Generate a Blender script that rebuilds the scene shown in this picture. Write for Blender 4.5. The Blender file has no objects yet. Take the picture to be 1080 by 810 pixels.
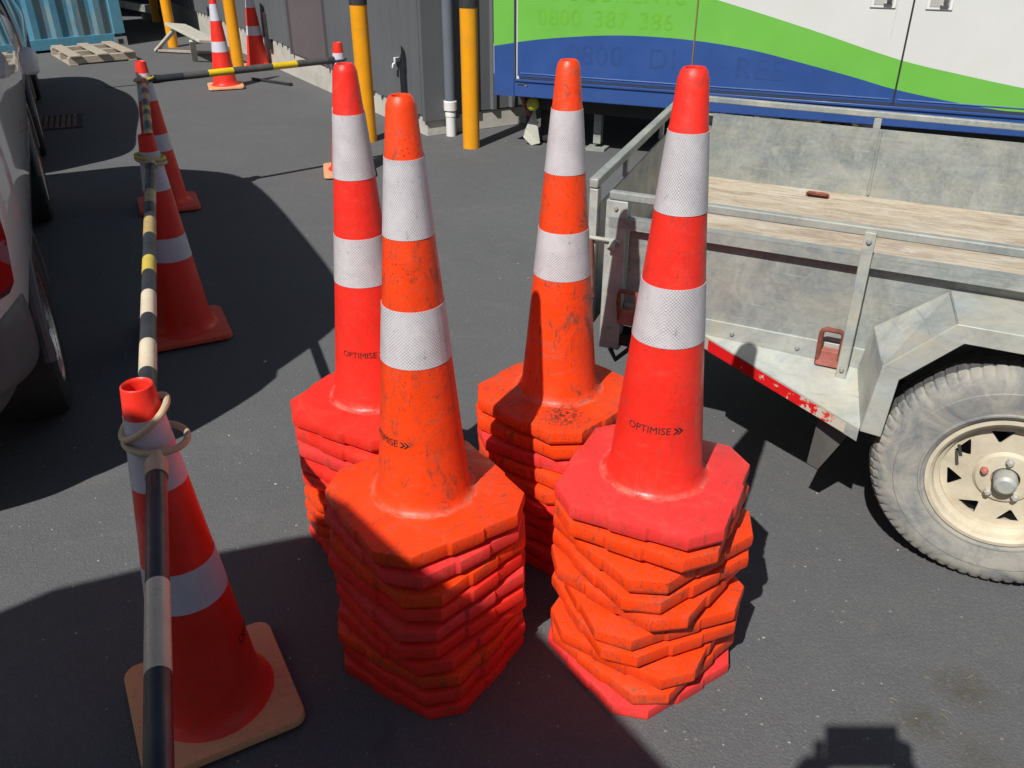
import bpy, bmesh, math, random
from mathutils import Vector, Matrix, Euler
R = math.radians
rnd = random.Random(7)
scn = bpy.context.scene
col = scn.collection

# ------------------------------------------------------------------ camera, light
cam_d = bpy.data.cameras.new('camera'); cam = bpy.data.objects.new('camera', cam_d); col.objects.link(cam)
cam.location = (0, 0, 1.72); cam.rotation_euler = (R(90 - 29.25), 0, 0)
cam_d.sensor_width = 36; cam_d.lens = 36 * 900 / 1080
cam_d.clip_start = 0.01; cam_d.clip_end = 2000
scn.camera = cam
SUN = Vector((-.3689, -.6662, .857)).normalized()          # towards the sun
world = bpy.data.worlds.new('World'); scn.world = world; world.use_nodes = True
wn = world.node_tree.nodes; wl = world.node_tree.links
sky = wn.new('ShaderNodeTexSky'); sky.sky_type = 'NISHITA'; sky.sun_disc = False
sky.sun_elevation = math.asin(SUN.z); sky.sun_rotation = math.atan2(SUN.x, SUN.y)
bg = wn['Background']; bg.inputs[1].default_value = 0.055
wl.new(sky.outputs[0], bg.inputs[0])
sd = bpy.data.lights.new('sun', 'SUN'); sd.energy = 5.0; sd.angle = R(0.55); sd.color = (1, .965, .91)
so = bpy.data.objects.new('sun', sd); col.objects.link(so)
so.rotation_euler = SUN.to_track_quat('Z', 'Y').to_euler(); so.location = (-4, -6, 9)
vs = scn.view_settings
vs.view_transform = 'Standard'; vs.look = 'None'; vs.exposure = 0.0; vs.gamma = 1; vs.use_curve_mapping = False

# ------------------------------------------------------------------ materials
class NT:
    """small helper round a material's node tree"""
    def __init__(s, name):
        s.m = bpy.data.materials.new(name); s.m.use_nodes = True
        s.n = s.m.node_tree.nodes; s.l = s.m.node_tree.links; s.b = s.n['Principled BSDF']
        s._tc = None
    def set(s, **k):
        for a, v in k.items():
            a = {'rough': 'Roughness', 'metal': 'Metallic', 'spec': 'Specular IOR Level', 'coat': 'Coat Weight', 'coat_rough': 'Coat Roughness', 'trans': 'Transmission Weight', 'alpha': 'Alpha'}.get(a, a)
            s.b.inputs[a].default_value = v
    def lk(s, a, b): s.l.new(a, b)
    def coord(s, kind='Object', rand=True):
        tc = s.n.new('ShaderNodeTexCoord')
        if not rand: return tc.outputs[kind]
        oi = s.n.new('ShaderNodeObjectInfo'); va = s.n.new('ShaderNodeVectorMath'); va.operation = 'ADD'
        mu = s.n.new('ShaderNodeMath'); mu.operation = 'MULTIPLY'; mu.inputs[1].default_value = 37.0
        s.lk(oi.outputs['Random'], mu.inputs[0]); s.lk(tc.outputs[kind], va.inputs[0]); s.lk(mu.outputs[0], va.inputs[1])
        return va.outputs[0]
    def mapped(s, vec, scale=(1, 1, 1), rot=(0, 0, 0), loc=(0, 0, 0)):
        m = s.n.new('ShaderNodeMapping'); m.inputs['Scale'].default_value = scale; m.inputs['Rotation'].default_value = rot
        m.inputs['Location'].default_value = loc
        s.lk(vec, m.inputs[0]); return m.outputs[0]
    def noise(s, vec, scale=5, detail=6, rough=.6, dist=0):
        n = s.n.new('ShaderNodeTexNoise'); n.inputs['Scale'].default_value = scale; n.inputs['Detail'].default_value = detail
        n.inputs['Roughness'].default_value = rough; n.inputs['Distortion'].default_value = dist
        s.lk(vec, n.inputs['Vector']); return n.outputs['Fac']
    def voro(s, vec, scale=50, feature='F1', out='Distance'):
        n = s.n.new('ShaderNodeTexVoronoi'); n.feature = feature; n.inputs['Scale'].default_value = scale
        s.lk(vec, n.inputs['Vector']); return n.outputs[out]
    def ramp(s, fac, stops, interp='LINEAR'):
        r = s.n.new('ShaderNodeValToRGB'); r.color_ramp.interpolation = interp
        e = r.color_ramp.elements
        while len(e) < len(stops): e.new(.5)
        for i, (p, c) in enumerate(stops):
            e[i].position = p; e[i].color = (c if isinstance(c, (tuple, list)) else (c, c, c)) + (() if isinstance(c, tuple) and len(c) == 4 else (1,)) if isinstance(c, tuple) else (c, c, c, 1)
        s.lk(fac, r.inputs[0]); return r.outputs[0]
    def mix(s, fac, a, b, mode='MIX'):
        m = s.n.new('ShaderNodeMix'); m.data_type = 'RGBA'; m.blend_type = mode
        if isinstance(fac, (int, float)): m.inputs[0].default_value = fac
        else: s.lk(fac, m.inputs[0])
        for sock, v in ((m.inputs[6], a), (m.inputs[7], b)):
            if isinstance(v, tuple): sock.default_value = v + (1,)
            else: s.lk(v, sock)
        return m.outputs[2]
    def math(s, op, a, b=0.0, clamp=False):
        m = s.n.new('ShaderNodeMath'); m.operation = op; m.use_clamp = clamp
        for i, v in enumerate((a, b)):
            if isinstance(v, (int, float)): m.inputs[i].default_value = v
            else: s.lk(v, m.inputs[i])
        return m.outputs[0]
    def bump(s, h, strength=.3, dist=.01):
        b = s.n.new('ShaderNodeBump'); b.inputs['Strength'].default_value = strength; b.inputs['Distance'].default_value = dist
        s.lk(h, b.inputs['Height']); s.lk(b.outputs[0], s.b.inputs['Normal'])
    def color(s, c):
        if isinstance(c, tuple): s.b.inputs['Base Color'].default_value = c + (1,)
        else: s.lk(c, s.b.inputs['Base Color'])
    def rough(s, r): s.lk(r, s.b.inputs['Roughness'])

def simple(name, c, rough=.5, metal=0.0, var=.15, scale=8, bump=.05, coat=0.0, dirt=None, dirt_amt=.5):
    t = NT(name); v = t.coord()
    n = t.noise(v, scale, 6, .62)
    hi = tuple(min(1, x * (1 + var)) for x in c); lo = tuple(x * (1 - var) for x in c)
    cc = t.ramp(n, [(.3, lo), (.7, hi)])
    if dirt:
        n2 = t.noise(v, scale * .7, 8, .7, .4)
        cc = t.mix(t.ramp(n2, [(.5, 0.0), (.72, dirt_amt)]), cc, dirt)
    t.color(cc); t.set(rough=rough, metal=metal, coat=coat)
    t.rough(t.ramp(t.noise(v, scale * 3, 4), [(.3, max(.02, rough - .1)), (.7, min(1, rough + .1))]))
    if bump: t.bump(t.noise(v, scale * 12, 3), bump, .004)
    return t.m

def plastic(name, c, dirty=.5, pale=.25, rough=.36, foot=False, patch=None):
    """weathered cone plastic: chalky bloom, black rubber scuffs and pin-prick grime"""
    t = NT(name); v = t.coord()
    big = t.noise(v, 5, 5, .6)
    lo = tuple(x * .84 for x in c)
    cc = t.ramp(big, [(.3, lo), (.68, c)])
    chalk = t.ramp(t.noise(v, 11, 8, .72, .8), [(.52, 0.0), (.78, pale)])
    cc = t.mix(chalk, cc, (.80, .20, .13))
    st = t.mapped(v, (14, 40, 9), (.3, .5, .2))
    scuff = t.ramp(t.noise(st, 1.6, 7, .75, 1.2), [(.53, 0.0), (.64, .85 * dirty)])
    cc = t.mix(scuff, cc, (.15, .055, .035))
    smear = t.ramp(t.noise(t.mapped(v, (9, 5, 22), (.8, .2, 1.1)), 1.3, 9, .8, .5), [(.55, 0.0), (.66, .75 * dirty)])
    cc = t.mix(smear, cc, (.33, .11, .065))
    blk = t.ramp(t.noise(t.mapped(v, (20, 26, 12), (.5, 1.0, .1), (3, 1, 4)), 1.5, 9, .85, 1.6), [(.64, 0.0), (.69, .85 * dirty)])
    cc = t.mix(blk, cc, (.035, .02, .018))
    dots = t.math('MULTIPLY', t.ramp(t.voro(v, 115), [(.13, 1.0), (.22, 0.0)]), t.ramp(t.noise(v, 7, 5), [(.50, 0.0), (.60, dirty)]))
    cc = t.mix(dots, cc, (.04, .018, .014))
    if foot:
        # dust caught in the hollow round the foot, grit kicked onto the base
        tc = t.n.new('ShaderNodeTexCoord'); sp = t.n.new('ShaderNodeSeparateXYZ'); t.lk(tc.outputs['Object'], sp.inputs[0])
        rr = t.math('SQRT', t.math('ADD', t.math('MULTIPLY', sp.outputs[0], sp.outputs[0]), t.math('MULTIPLY', sp.outputs[1], sp.outputs[1])))
        k = t.math('SUBTRACT', 1.0, t.math('DIVIDE', t.math('ABSOLUTE', t.math('SUBTRACT', rr, .121)), .011), True)
        k = t.math('MULTIPLY', k, t.math('LESS_THAN', sp.outputs[2], .06))
        k = t.math('MULTIPLY', k, t.ramp(t.noise(v, 22, 6, .7), [(.42, .0), (.66, .62)]))
        cc = t.mix(k, cc, (.46, .27, .20))
        ed = t.math('MULTIPLY', t.ramp(rr, [(.17, 0.0), (.24, 1.0)]), t.ramp(t.noise(v, 19, 9, .8, .4), [(.53, 0.0), (.64, .7 * dirty)]))
        cc = t.mix(ed, cc, (.16, .075, .05))
    if patch:
        dv = t.n.new('ShaderNodeVectorMath'); dv.operation = 'DISTANCE'; t.lk(t.coord(rand=False), dv.inputs[0]); dv.inputs[1].default_value = patch
        k = t.math('SUBTRACT', 1.25, t.math('DIVIDE', dv.outputs['Value'], .062), True)
        k = t.math('MULTIPLY', k, t.ramp(t.noise(v, 95, 6, .8), [(.46, 0.0), (.54, 1.0)]))
        cc = t.mix(k, cc, (.035, .022, .018))
    t.color(cc)
    t.rough(t.ramp(t.noise(v, 16, 6), [(.35, rough - .06), (.7, rough + .22)]))
    t.set(spec=.45)
    t.bump(t.math('ADD', t.noise(v, 60, 5, .6), t.math('MULTIPLY', t.noise(v, 13, 3, .5), 1.2)), .22, .005)
    return t.m

def reflective(name, c=(.64, .61, .65), dirt=.5):
    """white prismatic sheeting: fine diamond cells in UV space with worn grime"""
    t = NT(name)
    tc = t.n.new('ShaderNodeTexCoord'); uv = tc.outputs['UV']
    sep = t.n.new('ShaderNodeSeparateXYZ'); t.lk(uv, sep.inputs[0])
    a = t.math('MULTIPLY', t.math('ADD', sep.outputs[0], sep.outputs[1]), 430.0)
    b = t.math('MULTIPLY', t.math('SUBTRACT', sep.outputs[0], sep.outputs[1]), 430.0)
    la = t.math('ABSOLUTE', t.math('SINE', a)); lb = t.math('ABSOLUTE', t.math('SINE', b))
    cell = t.math('MINIMUM', la, lb)
    v = t.coord()
    line = t.ramp(cell, [(.10, 1.0), (.45, 0.0)])
    wear = t.ramp(t.noise(v, 13, 7, .7, .3), [(.36, .22), (.60, 1.0)])
    lf = t.math('MULTIPLY', line, wear)
    base = t.ramp(t.noise(v, 26, 5), [(.3, tuple(x * .9 for x in c)), (.7, c)])
    cc = t.mix(t.math('MULTIPLY', lf, dirt), base, (.17, .16, .17))
    sc = t.ramp(t.noise(t.mapped(v, (30, 30, 12)), 1.8, 8, .8, 1.0), [(.595, 0.0), (.68, .8 * dirt)])
    cc = t.mix(sc, cc, (.14, .13, .12))
    sk = t.math('SUBTRACT', 1.0, t.math('DIVIDE', t.math('ABSOLUTE', t.math('SUBTRACT', sep.outputs[0], -.085)), .0011), True)
    cc = t.mix(t.math('MULTIPLY', sk, .6 * dirt), cc, (.16, .15, .15))
    t.color(cc); t.set(rough=.32, spec=.6)
    t.bump(cell, .25, .001)
    return t.m

def galv(name, dusty=.5, tone=1.0):
    t = NT(name); v = t.coord(rand=False)
    a = tuple(x * tone for x in (.19, .218, .215)); b = tuple(x * tone for x in (.33, .36, .34))
    cc = t.ramp(t.noise(v, 6, 9, .72, .9), [(.36, a), (.62, b)])
    sp = t.ramp(t.voro(v, 85, 'F1', 'Color'), [(.2, 0.0), (.9, .24)])
    cc = t.mix(sp, cc, (.46, .47, .46))
    for rz_, ps in ((.5, 0), (-.9, 5), (2.2, 9)):
        ln = t.ramp(t.noise(t.mapped(v, (1.5, 9, 70), (0, rz_, 0), (ps, ps, ps)), 2.2, 4, .6, .1), [(.665, 0.0), (.69, .4)])
        cc = t.mix(ln, cc, (.55, .56, .54))
    pit = t.ramp(t.noise(v, 48, 8, .85), [(.60, 0.0), (.68, .45)])
    cc = t.mix(pit, cc, (.12, .125, .12))
    dust = t.ramp(t.noise(t.mapped(v, (1.2, 1.2, 2.4)), 3.1, 8, .66, .6), [(.42, 0.0), (.64, dusty)])
    cc = t.mix(dust, cc, (.50, .46, .35))
    bl = t.ramp(t.noise(t.mapped(v, (1.5, 1.5, 3), loc=(7, 2, 5)), 3.4, 8, .7, .8), [(.52, 0.0), (.68, .55)])
    cc = t.mix(bl, cc, (.20, .235, .27))
    wh = t.ramp(t.noise(t.mapped(v, (2, 2, .8), (0, .35, 0)), 4.5, 8, .75, .9), [(.56, 0.0), (.75, .5)])
    cc = t.mix(wh, cc, (.52, .53, .50))
    sc = t.ramp(t.noise(t.mapped(v, (1.0, 1.0, 26), (0, .1, 0)), 3.0, 7, .8, .3), [(.57, 0.0), (.68, .45)])
    cc = t.mix(sc, cc, (.14, .15, .16))
    ru = t.ramp(t.noise(v, 5.3, 9, .72, .2), [(.66, 0.0), (.74, .7)])
    cc = t.mix(ru, cc, (.20, .09, .04))
    t.color(cc); t.set(metal=.15, spec=.4)
    t.rough(t.ramp(t.noise(v, 9, 6), [(.3, .42), (.7, .72)]))
    t.bump(t.noise(v, 40, 5), .12, .003)
    return t.m

M = {}
M['cone_orange'] = plastic('cone_orange', (.93, .060, .006), .8, .12, foot=True)
M['cone_red'] = plastic('cone_red', (.93, .030, .017), .42, .14, foot=True)
M['cone_pink'] = plastic('cone_pink', (.88, .045, .042), .55, .30, foot=True)
M['cone_grimy'] = plastic('cone_grimy', (.93, .060, .006), 1.0, .12, foot=True, patch=(-.112, -.112, .04))
M['row_red'] = plastic('row_red', (.90, .036, .020), .25, .10, .34)
M['row_base_tan'] = plastic('row_base_tan', (.80, .40, .20), .25, .2, .5)
M['row_base_red'] = plastic('row_base_red', (.86, .11, .06), .25, .25, .5)
M['inside'] = simple('cone_inside', (.40, .02, .01), .6)
M['white_band'] = reflective('worn_reflective_band', (.66, .63, .655), 1.0)
M['clean_band'] = reflective('clean_reflective_band', (.66, .64, .72), .30)
M['ink'] = simple('black_ink', (.02, .015, .015), .6, var=.4, scale=60, bump=0)
M['galv'] = galv('galvanised_steel', .38, .98)
M['galv_far'] = galv('galvanised_steel_panel', .30, .90)
M['galv_dusty'] = galv('dusty_galvanised_steel', .75, 1.45)
M['rust'] = simple('rusty_red_steel', (.20, .055, .035), .75, var=.4, scale=25, bump=.4, dirt=(.34, .17, .12), dirt_amt=.7)
M['rust_pink'] = simple('faded_red_steel', (.42, .14, .11), .7, var=.3, scale=25, bump=.3, dirt=(.3, .1, .06))
M['black'] = simple('black_plastic', (.018, .018, .02), .45)
M['rubber'] = simple('black_rubber', (.022, .022, .023), .75, var=.3, bump=.2)
M['bar_black'] = simple('dark_bar_plastic', (.028, .032, .038), .36, var=.25, bump=.03, dirt=(.12, .12, .12), dirt_amt=.3)
M['bar_grey'] = simple('grey_bar_plastic', (.085, .082, .078), .45, var=.25)
M['cream'] = simple('cream_plastic', (.50, .40, .25), .42, var=.12)
M['cream_tape'] = simple('cream_reflective_tape', (.70, .60, .44), .33, var=.1, dirt=(.3, .26, .2), dirt_amt=.4)
M['gold_tape'] = simple('gold_reflective_tape', (.48, .34, .13), .3, var=.25, scale=40)
M['yellow_tape'] = simple('yellow_tape', (.72, .50, .012), .4)
M['yellow_ring'] = simple('yellow_plastic', (.62, .47, .08), .4)
M['bollard'] = simple('yellow_orange_paint', (.80, .33, .006), .38, var=.06, bump=.05, dirt=(.42, .26, .06), dirt_amt=.35)
M['bollard_cap'] = simple('dark_cap', (.035, .035, .037), .5)
M['blue'] = simple('blue_vinyl', (.028, .075, .25), .34, var=.08, scale=2, bump=.02, dirt=(.05, .11, .33), dirt_amt=.35)
M['green'] = simple('green_vinyl', (.15, .45, .065), .36, var=.06, scale=2, bump=.02, dirt=(.20, .48, .10), dirt_amt=.35)
M['green_ghost'] = simple('faded_green_lettering', (.137, .425, .033), .45, var=.1, scale=14, bump=0)
M['blue_ghost'] = simple('faded_blue_lettering', (.0245, .065, .220), .45, var=.1, bump=0)
M['white_panel'] = simple('off_white_panel', (.63, .635, .61), .35, var=.03, scale=2, bump=.02, dirt=(.56, .54, .48), dirt_amt=.35)
M['white_plastic'] = simple('white_plastic', (.72, .72, .70), .4, var=.05)
M['chrome'] = simple('bright_steel', (.6, .58, .55), .25, 1.0, var=.1)
M['concrete'] = simple('pale_concrete', (.50, .48, .43), .8, var=.12, scale=5, bump=.3, dirt=(.33, .31, .27), dirt_amt=.6)
M['chassis'] = simple('dark_chassis', (.02, .02, .021), .7)
M['tow_lamp'] = simple('yellow_green_plastic', (.42, .42, .04), .2, var=.2)
M['pipe'] = simple('grey_blue_pipe', (.135, .155, .185), .35, var=.06)
M['cream_rim'] = simple('dusty_cream_paint', (.56, .50, .38), .6, var=.13, scale=14, bump=.12, dirt=(.40, .32, .20), dirt_amt=.6)
M['white_trestle'] = simple('chalky_white_timber', (.50, .48, .41), .7, var=.12, scale=9, bump=.2, dirt=(.42, .38, .3), dirt_amt=.5)
M['skin'] = simple('skin', (.50, .27, .18), .55)
M['cloth'] = simple('dark_cloth', (.03, .035, .05), .85)
M['hair'] = simple('hair', (.03, .02, .015), .7)

def m_red_tape():
    t = NT('red_reflective_tape'); v = t.coord()
    n = t.noise(t.mapped(v, (1, 1, 1)), 26, 6, .75)
    sep = t.n.new('ShaderNodeSeparateXYZ'); tc = t.n.new('ShaderNodeTexCoord'); t.lk(tc.outputs['Object'], sep.inputs[0])
    # more peeling towards the wheel end
    k = t.math('ADD', n, t.math('MULTIPLY', t.math('SUBTRACT', sep.outputs[0], .62), .70))
    cc = t.ramp(k, [(.55, (.62, .012, .014)), (.575, (.52, .48, .40))], 'LINEAR')
    t.color(cc); t.set(rough=.35); return t.m
M['red_tape'] = m_red_tape()

def m_tyre():
    t = NT('dusty_tyre_rubber'); v = t.coord()
    dust = t.ramp(t.noise(t.mapped(v, (1, 1, 1)), 7.5, 9, .72, .9), [(.36, .30), (.56, .96)])
    cc = t.mix(dust, (.09, .115, .15), (.36, .345, .30))
    cc = t.mix(t.ramp(t.noise(v, 30, 6, .8), [(.58, 0.0), (.72, .35)]), cc, (.12, .13, .14))
    t.color(cc); t.set(rough=.85, spec=.2)
    t.bump(t.noise(v, 80, 5, .7), .3, .003); return t.m
M['tyre_dusty'] = m_tyre(); M['tread'] = simple('sunlit_tread_rubber', (.085, .085, .085), .85, var=.3, scale=30, bump=.4)  # tread grey raised so it reads as sunlit beneath the fender

def m_plywood():
    t = NT('weathered_plywood'); v = t.coord(rand=False)
    g = t.mapped(v, (1.6, 22, 6))
    cc = t.ramp(t.noise(g, 2.2, 9, .72, .6), [(.30, (.36, .30, .22)), (.5, (.50, .43, .32)), (.70, (.62, .56, .45))])
    dk = t.ramp(t.noise(t.mapped(v, (2.0, 8, 1)), 2.4, 10, .8, .7), [(.47, 0.0), (.60, .8)])
    cc = t.mix(dk, cc, (.31, .23, .175))
    wh = t.ramp(t.noise(t.mapped(v, (1, 3, 1), loc=(3, 3, 3)), 5, 10, .8, .4), [(.50, 0.0), (.64, .75)])
    cc = t.mix(wh, cc, (.60, .57, .50))
    t.color(cc); cr = t.ramp(t.noise(t.mapped(v, (1.0, 60, 6)), 1.8, 6, .7, .2), [(.66, 0.0), (.70, .5)]); t.color(t.mix(cr, cc, (.10, .075, .055)))
    t.set(rough=.85, spec=.2); t.bump(t.noise(g, 6, 6), .4, .004); return t.m
M['plywood'] = m_plywood()

def m_pallet():
    t = NT('pallet_timber'); v = t.coord()
    cc = t.ramp(t.noise(t.mapped(v, (3, 14, 14)), 2, 7, .7), [(.3, (.28, .235, .18)), (.7, (.46, .40, .32))])
    t.color(cc); t.set(rough=.85); return t.m
M['pallet'] = m_pallet()

def m_asphalt():
    t = NT('asphalt'); v = t.coord(rand=False)
    big = t.noise(v, .9, 6, .6, .3)
    mid = t.noise(v, 7, 7, .7)
    cc = t.mix(t.ramp(big, [(.3, 0.0), (.7, 1.0)]), (.095, .099, .104), (.115, .119, .124))
    cc = t.mix(t.ramp(mid, [(.35, 0.0), (.7, .45)]), cc, (.128, .129, .129))
    ag = t.voro(v, 210, 'F1', 'Color')
    bw = t.n.new('ShaderNodeRGBToBW'); t.lk(ag, bw.inputs[0])
    cc = t.mix(t.ramp(bw.outputs[0], [(.30, .20), (.5, 0.0)]), cc, (.085, .075, .075))
    cc = t.mix(t.ramp(bw.outputs[0], [(.62, 0.0), (.82, .2)]), cc, (.20, .20, .20))
    # scattered pale stones
    v2 = t.n.new('ShaderNodeTexVoronoi'); v2.inputs['Scale'].default_value = 48; t.lk(v, v2.inputs['Vector'])
    b2 = t.n.new('ShaderNodeRGBToBW'); t.lk(v2.outputs['Color'], b2.inputs[0])
    st = t.math('MULTIPLY', t.ramp(v2.outputs['Distance'], [(.12, 1.0), (.2, 0.0)]), t.ramp(b2.outputs[0], [(.80, 0.0), (.84, .6)]))
    cc = t.mix(st, cc, (.34, .335, .32))
    # drifted dust streaks
    ds = t.ramp(t.noise(t.mapped(v, (1.0, 2.2, 1), (0, 0, .5)), 1.7, 9, .74, .6), [(.56, 0.0), (.75, .42)])
    cc = t.mix(ds, cc, (.175, .173, .168))
    # brown moss and leaf-litter stains with a place of their own
    for (x, y, r, s) in ((.99, 1.40, .075, 1.0), (1.14, 1.50, .09, 1.0), (1.08, 1.30, .11, .55), (1.02, 1.18, .07, .5)):
        dv = t.n.new('ShaderNodeVectorMath'); dv.operation = 'DISTANCE'; t.lk(v, dv.inputs[0]); dv.inputs[1].default_value = (x, y, 0)
        k = t.math('SUBTRACT', 1.0, t.math('DIVIDE', dv.outputs['Value'], r), True)
        k = t.math('MULTIPLY', k, t.ramp(t.noise(v, 34, 8, .8, .5), [(.36, 0.0), (.60, 1.6)]), True)
        cc = t.mix(t.math('MULTIPLY', k, .75 * s), cc, (.075, .066, .045))
    # old oil drips
    oil = t.ramp(t.noise(v, 2.3, 4, .5, 1.0), [(.70, 0.0), (.76, .35)])
    cc = t.mix(oil, cc, (.075, .075, .075))
    t.color(cc); t.set(spec=.3)
    t.rough(t.ramp(mid, [(.3, .82), (.7, .95)]))
    h = t.math('ADD', t.math('MULTIPLY', t.voro(v, 160), .7), t.noise(v, 90, 5))
    t.bump(h, .42, .005)
    return t.m
M['asphalt'] = m_asphalt()

def m_cladding():
    t = NT('charcoal_cladding'); v = t.coord(rand=False)
    cc = t.ramp(t.noise(v, 1.3, 5), [(.3, (.105, .112, .120)), (.7, (.125, .132, .140))])
    rn = t.ramp(t.noise(t.mapped(v, (9, 9, .5)), 2, 6, .7), [(.5, 0.0), (.8, .3)])
    cc = t.mix(rn, cc, (.17, .17, .17))
    t.color(cc); t.set(rough=.5, spec=.4); return t.m
M['clad'] = m_cladding()
M['door_panel'] = simple('plum_grey_door', (.125, .108, .118), .45, var=.07, scale=2)

def m_container():
    t = NT('blue_container_paint'); v = t.coord(rand=False)
    cc = t.ramp(t.noise(v, 2, 6), [(.3, (.05, .19, .29)), (.7, (.08, .27, .38))])
    gr = t.ramp(t.noise(t.mapped(v, (2.4, 2.4, .5)), 2.6, 8, .7, .5), [(.45, 0.0), (.6, .8)])
    cc = t.mix(gr, cc, (.22, .25, .23))
    ru = t.ramp(t.noise(t.mapped(v, (3, 3, .8), loc=(4, 1, 2)), 3, 8, .75), [(.60, 0.0), (.68, .8)])
    cc = t.mix(ru, cc, (.20, .12, .06))
    t.color(cc); t.set(rough=.6); return t.m
M['container'] = m_container()
M['container_frame'] = simple('blue_frame_paint', (.09, .29, .41), .5, var=.1, dirt=(.16, .18, .16), dirt_amt=.5)

def m_car(name, c):
    t = NT(name); t.color(c); t.set(rough=.42, metal=.0, coat=1.0, coat_rough=.03); return t.m
M['silver'] = m_car('silver_metallic_paint', (.80, .77, .76))
M['dark_silver'] = m_car('pewter_metallic_paint', (.34, .35, .36))
M['bumper'] = simple('grey_textured_bumper', (.11, .11, .115), .42, var=.1, bump=.2)
M['van_paint'] = m_car('white_van_paint', (.70, .70, .69)); M['van_paint'].node_tree.nodes['Principled BSDF'].inputs['Metallic'].default_value = 0
def m_glass():
    t = NT('dark_car_glass'); t.color((.012, .015, .018)); t.set(rough=.04, spec=.9, coat=1.0); return t.m
M['glass'] = m_glass()
def m_lens(n, c):
    t = NT(n); t.color(c); t.set(rough=.08, coat=1.0, spec=.8)
    return t.m
M['red_lens'] = m_lens('red_lamp_lens', (.45, .004, .008)); M['clear_lens'] = m_lens('clear_lamp_lens', (.6, .6, .6))
M['alloy'] = simple('wheel_alloy', (.42, .42, .43), .3, .8)

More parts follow.
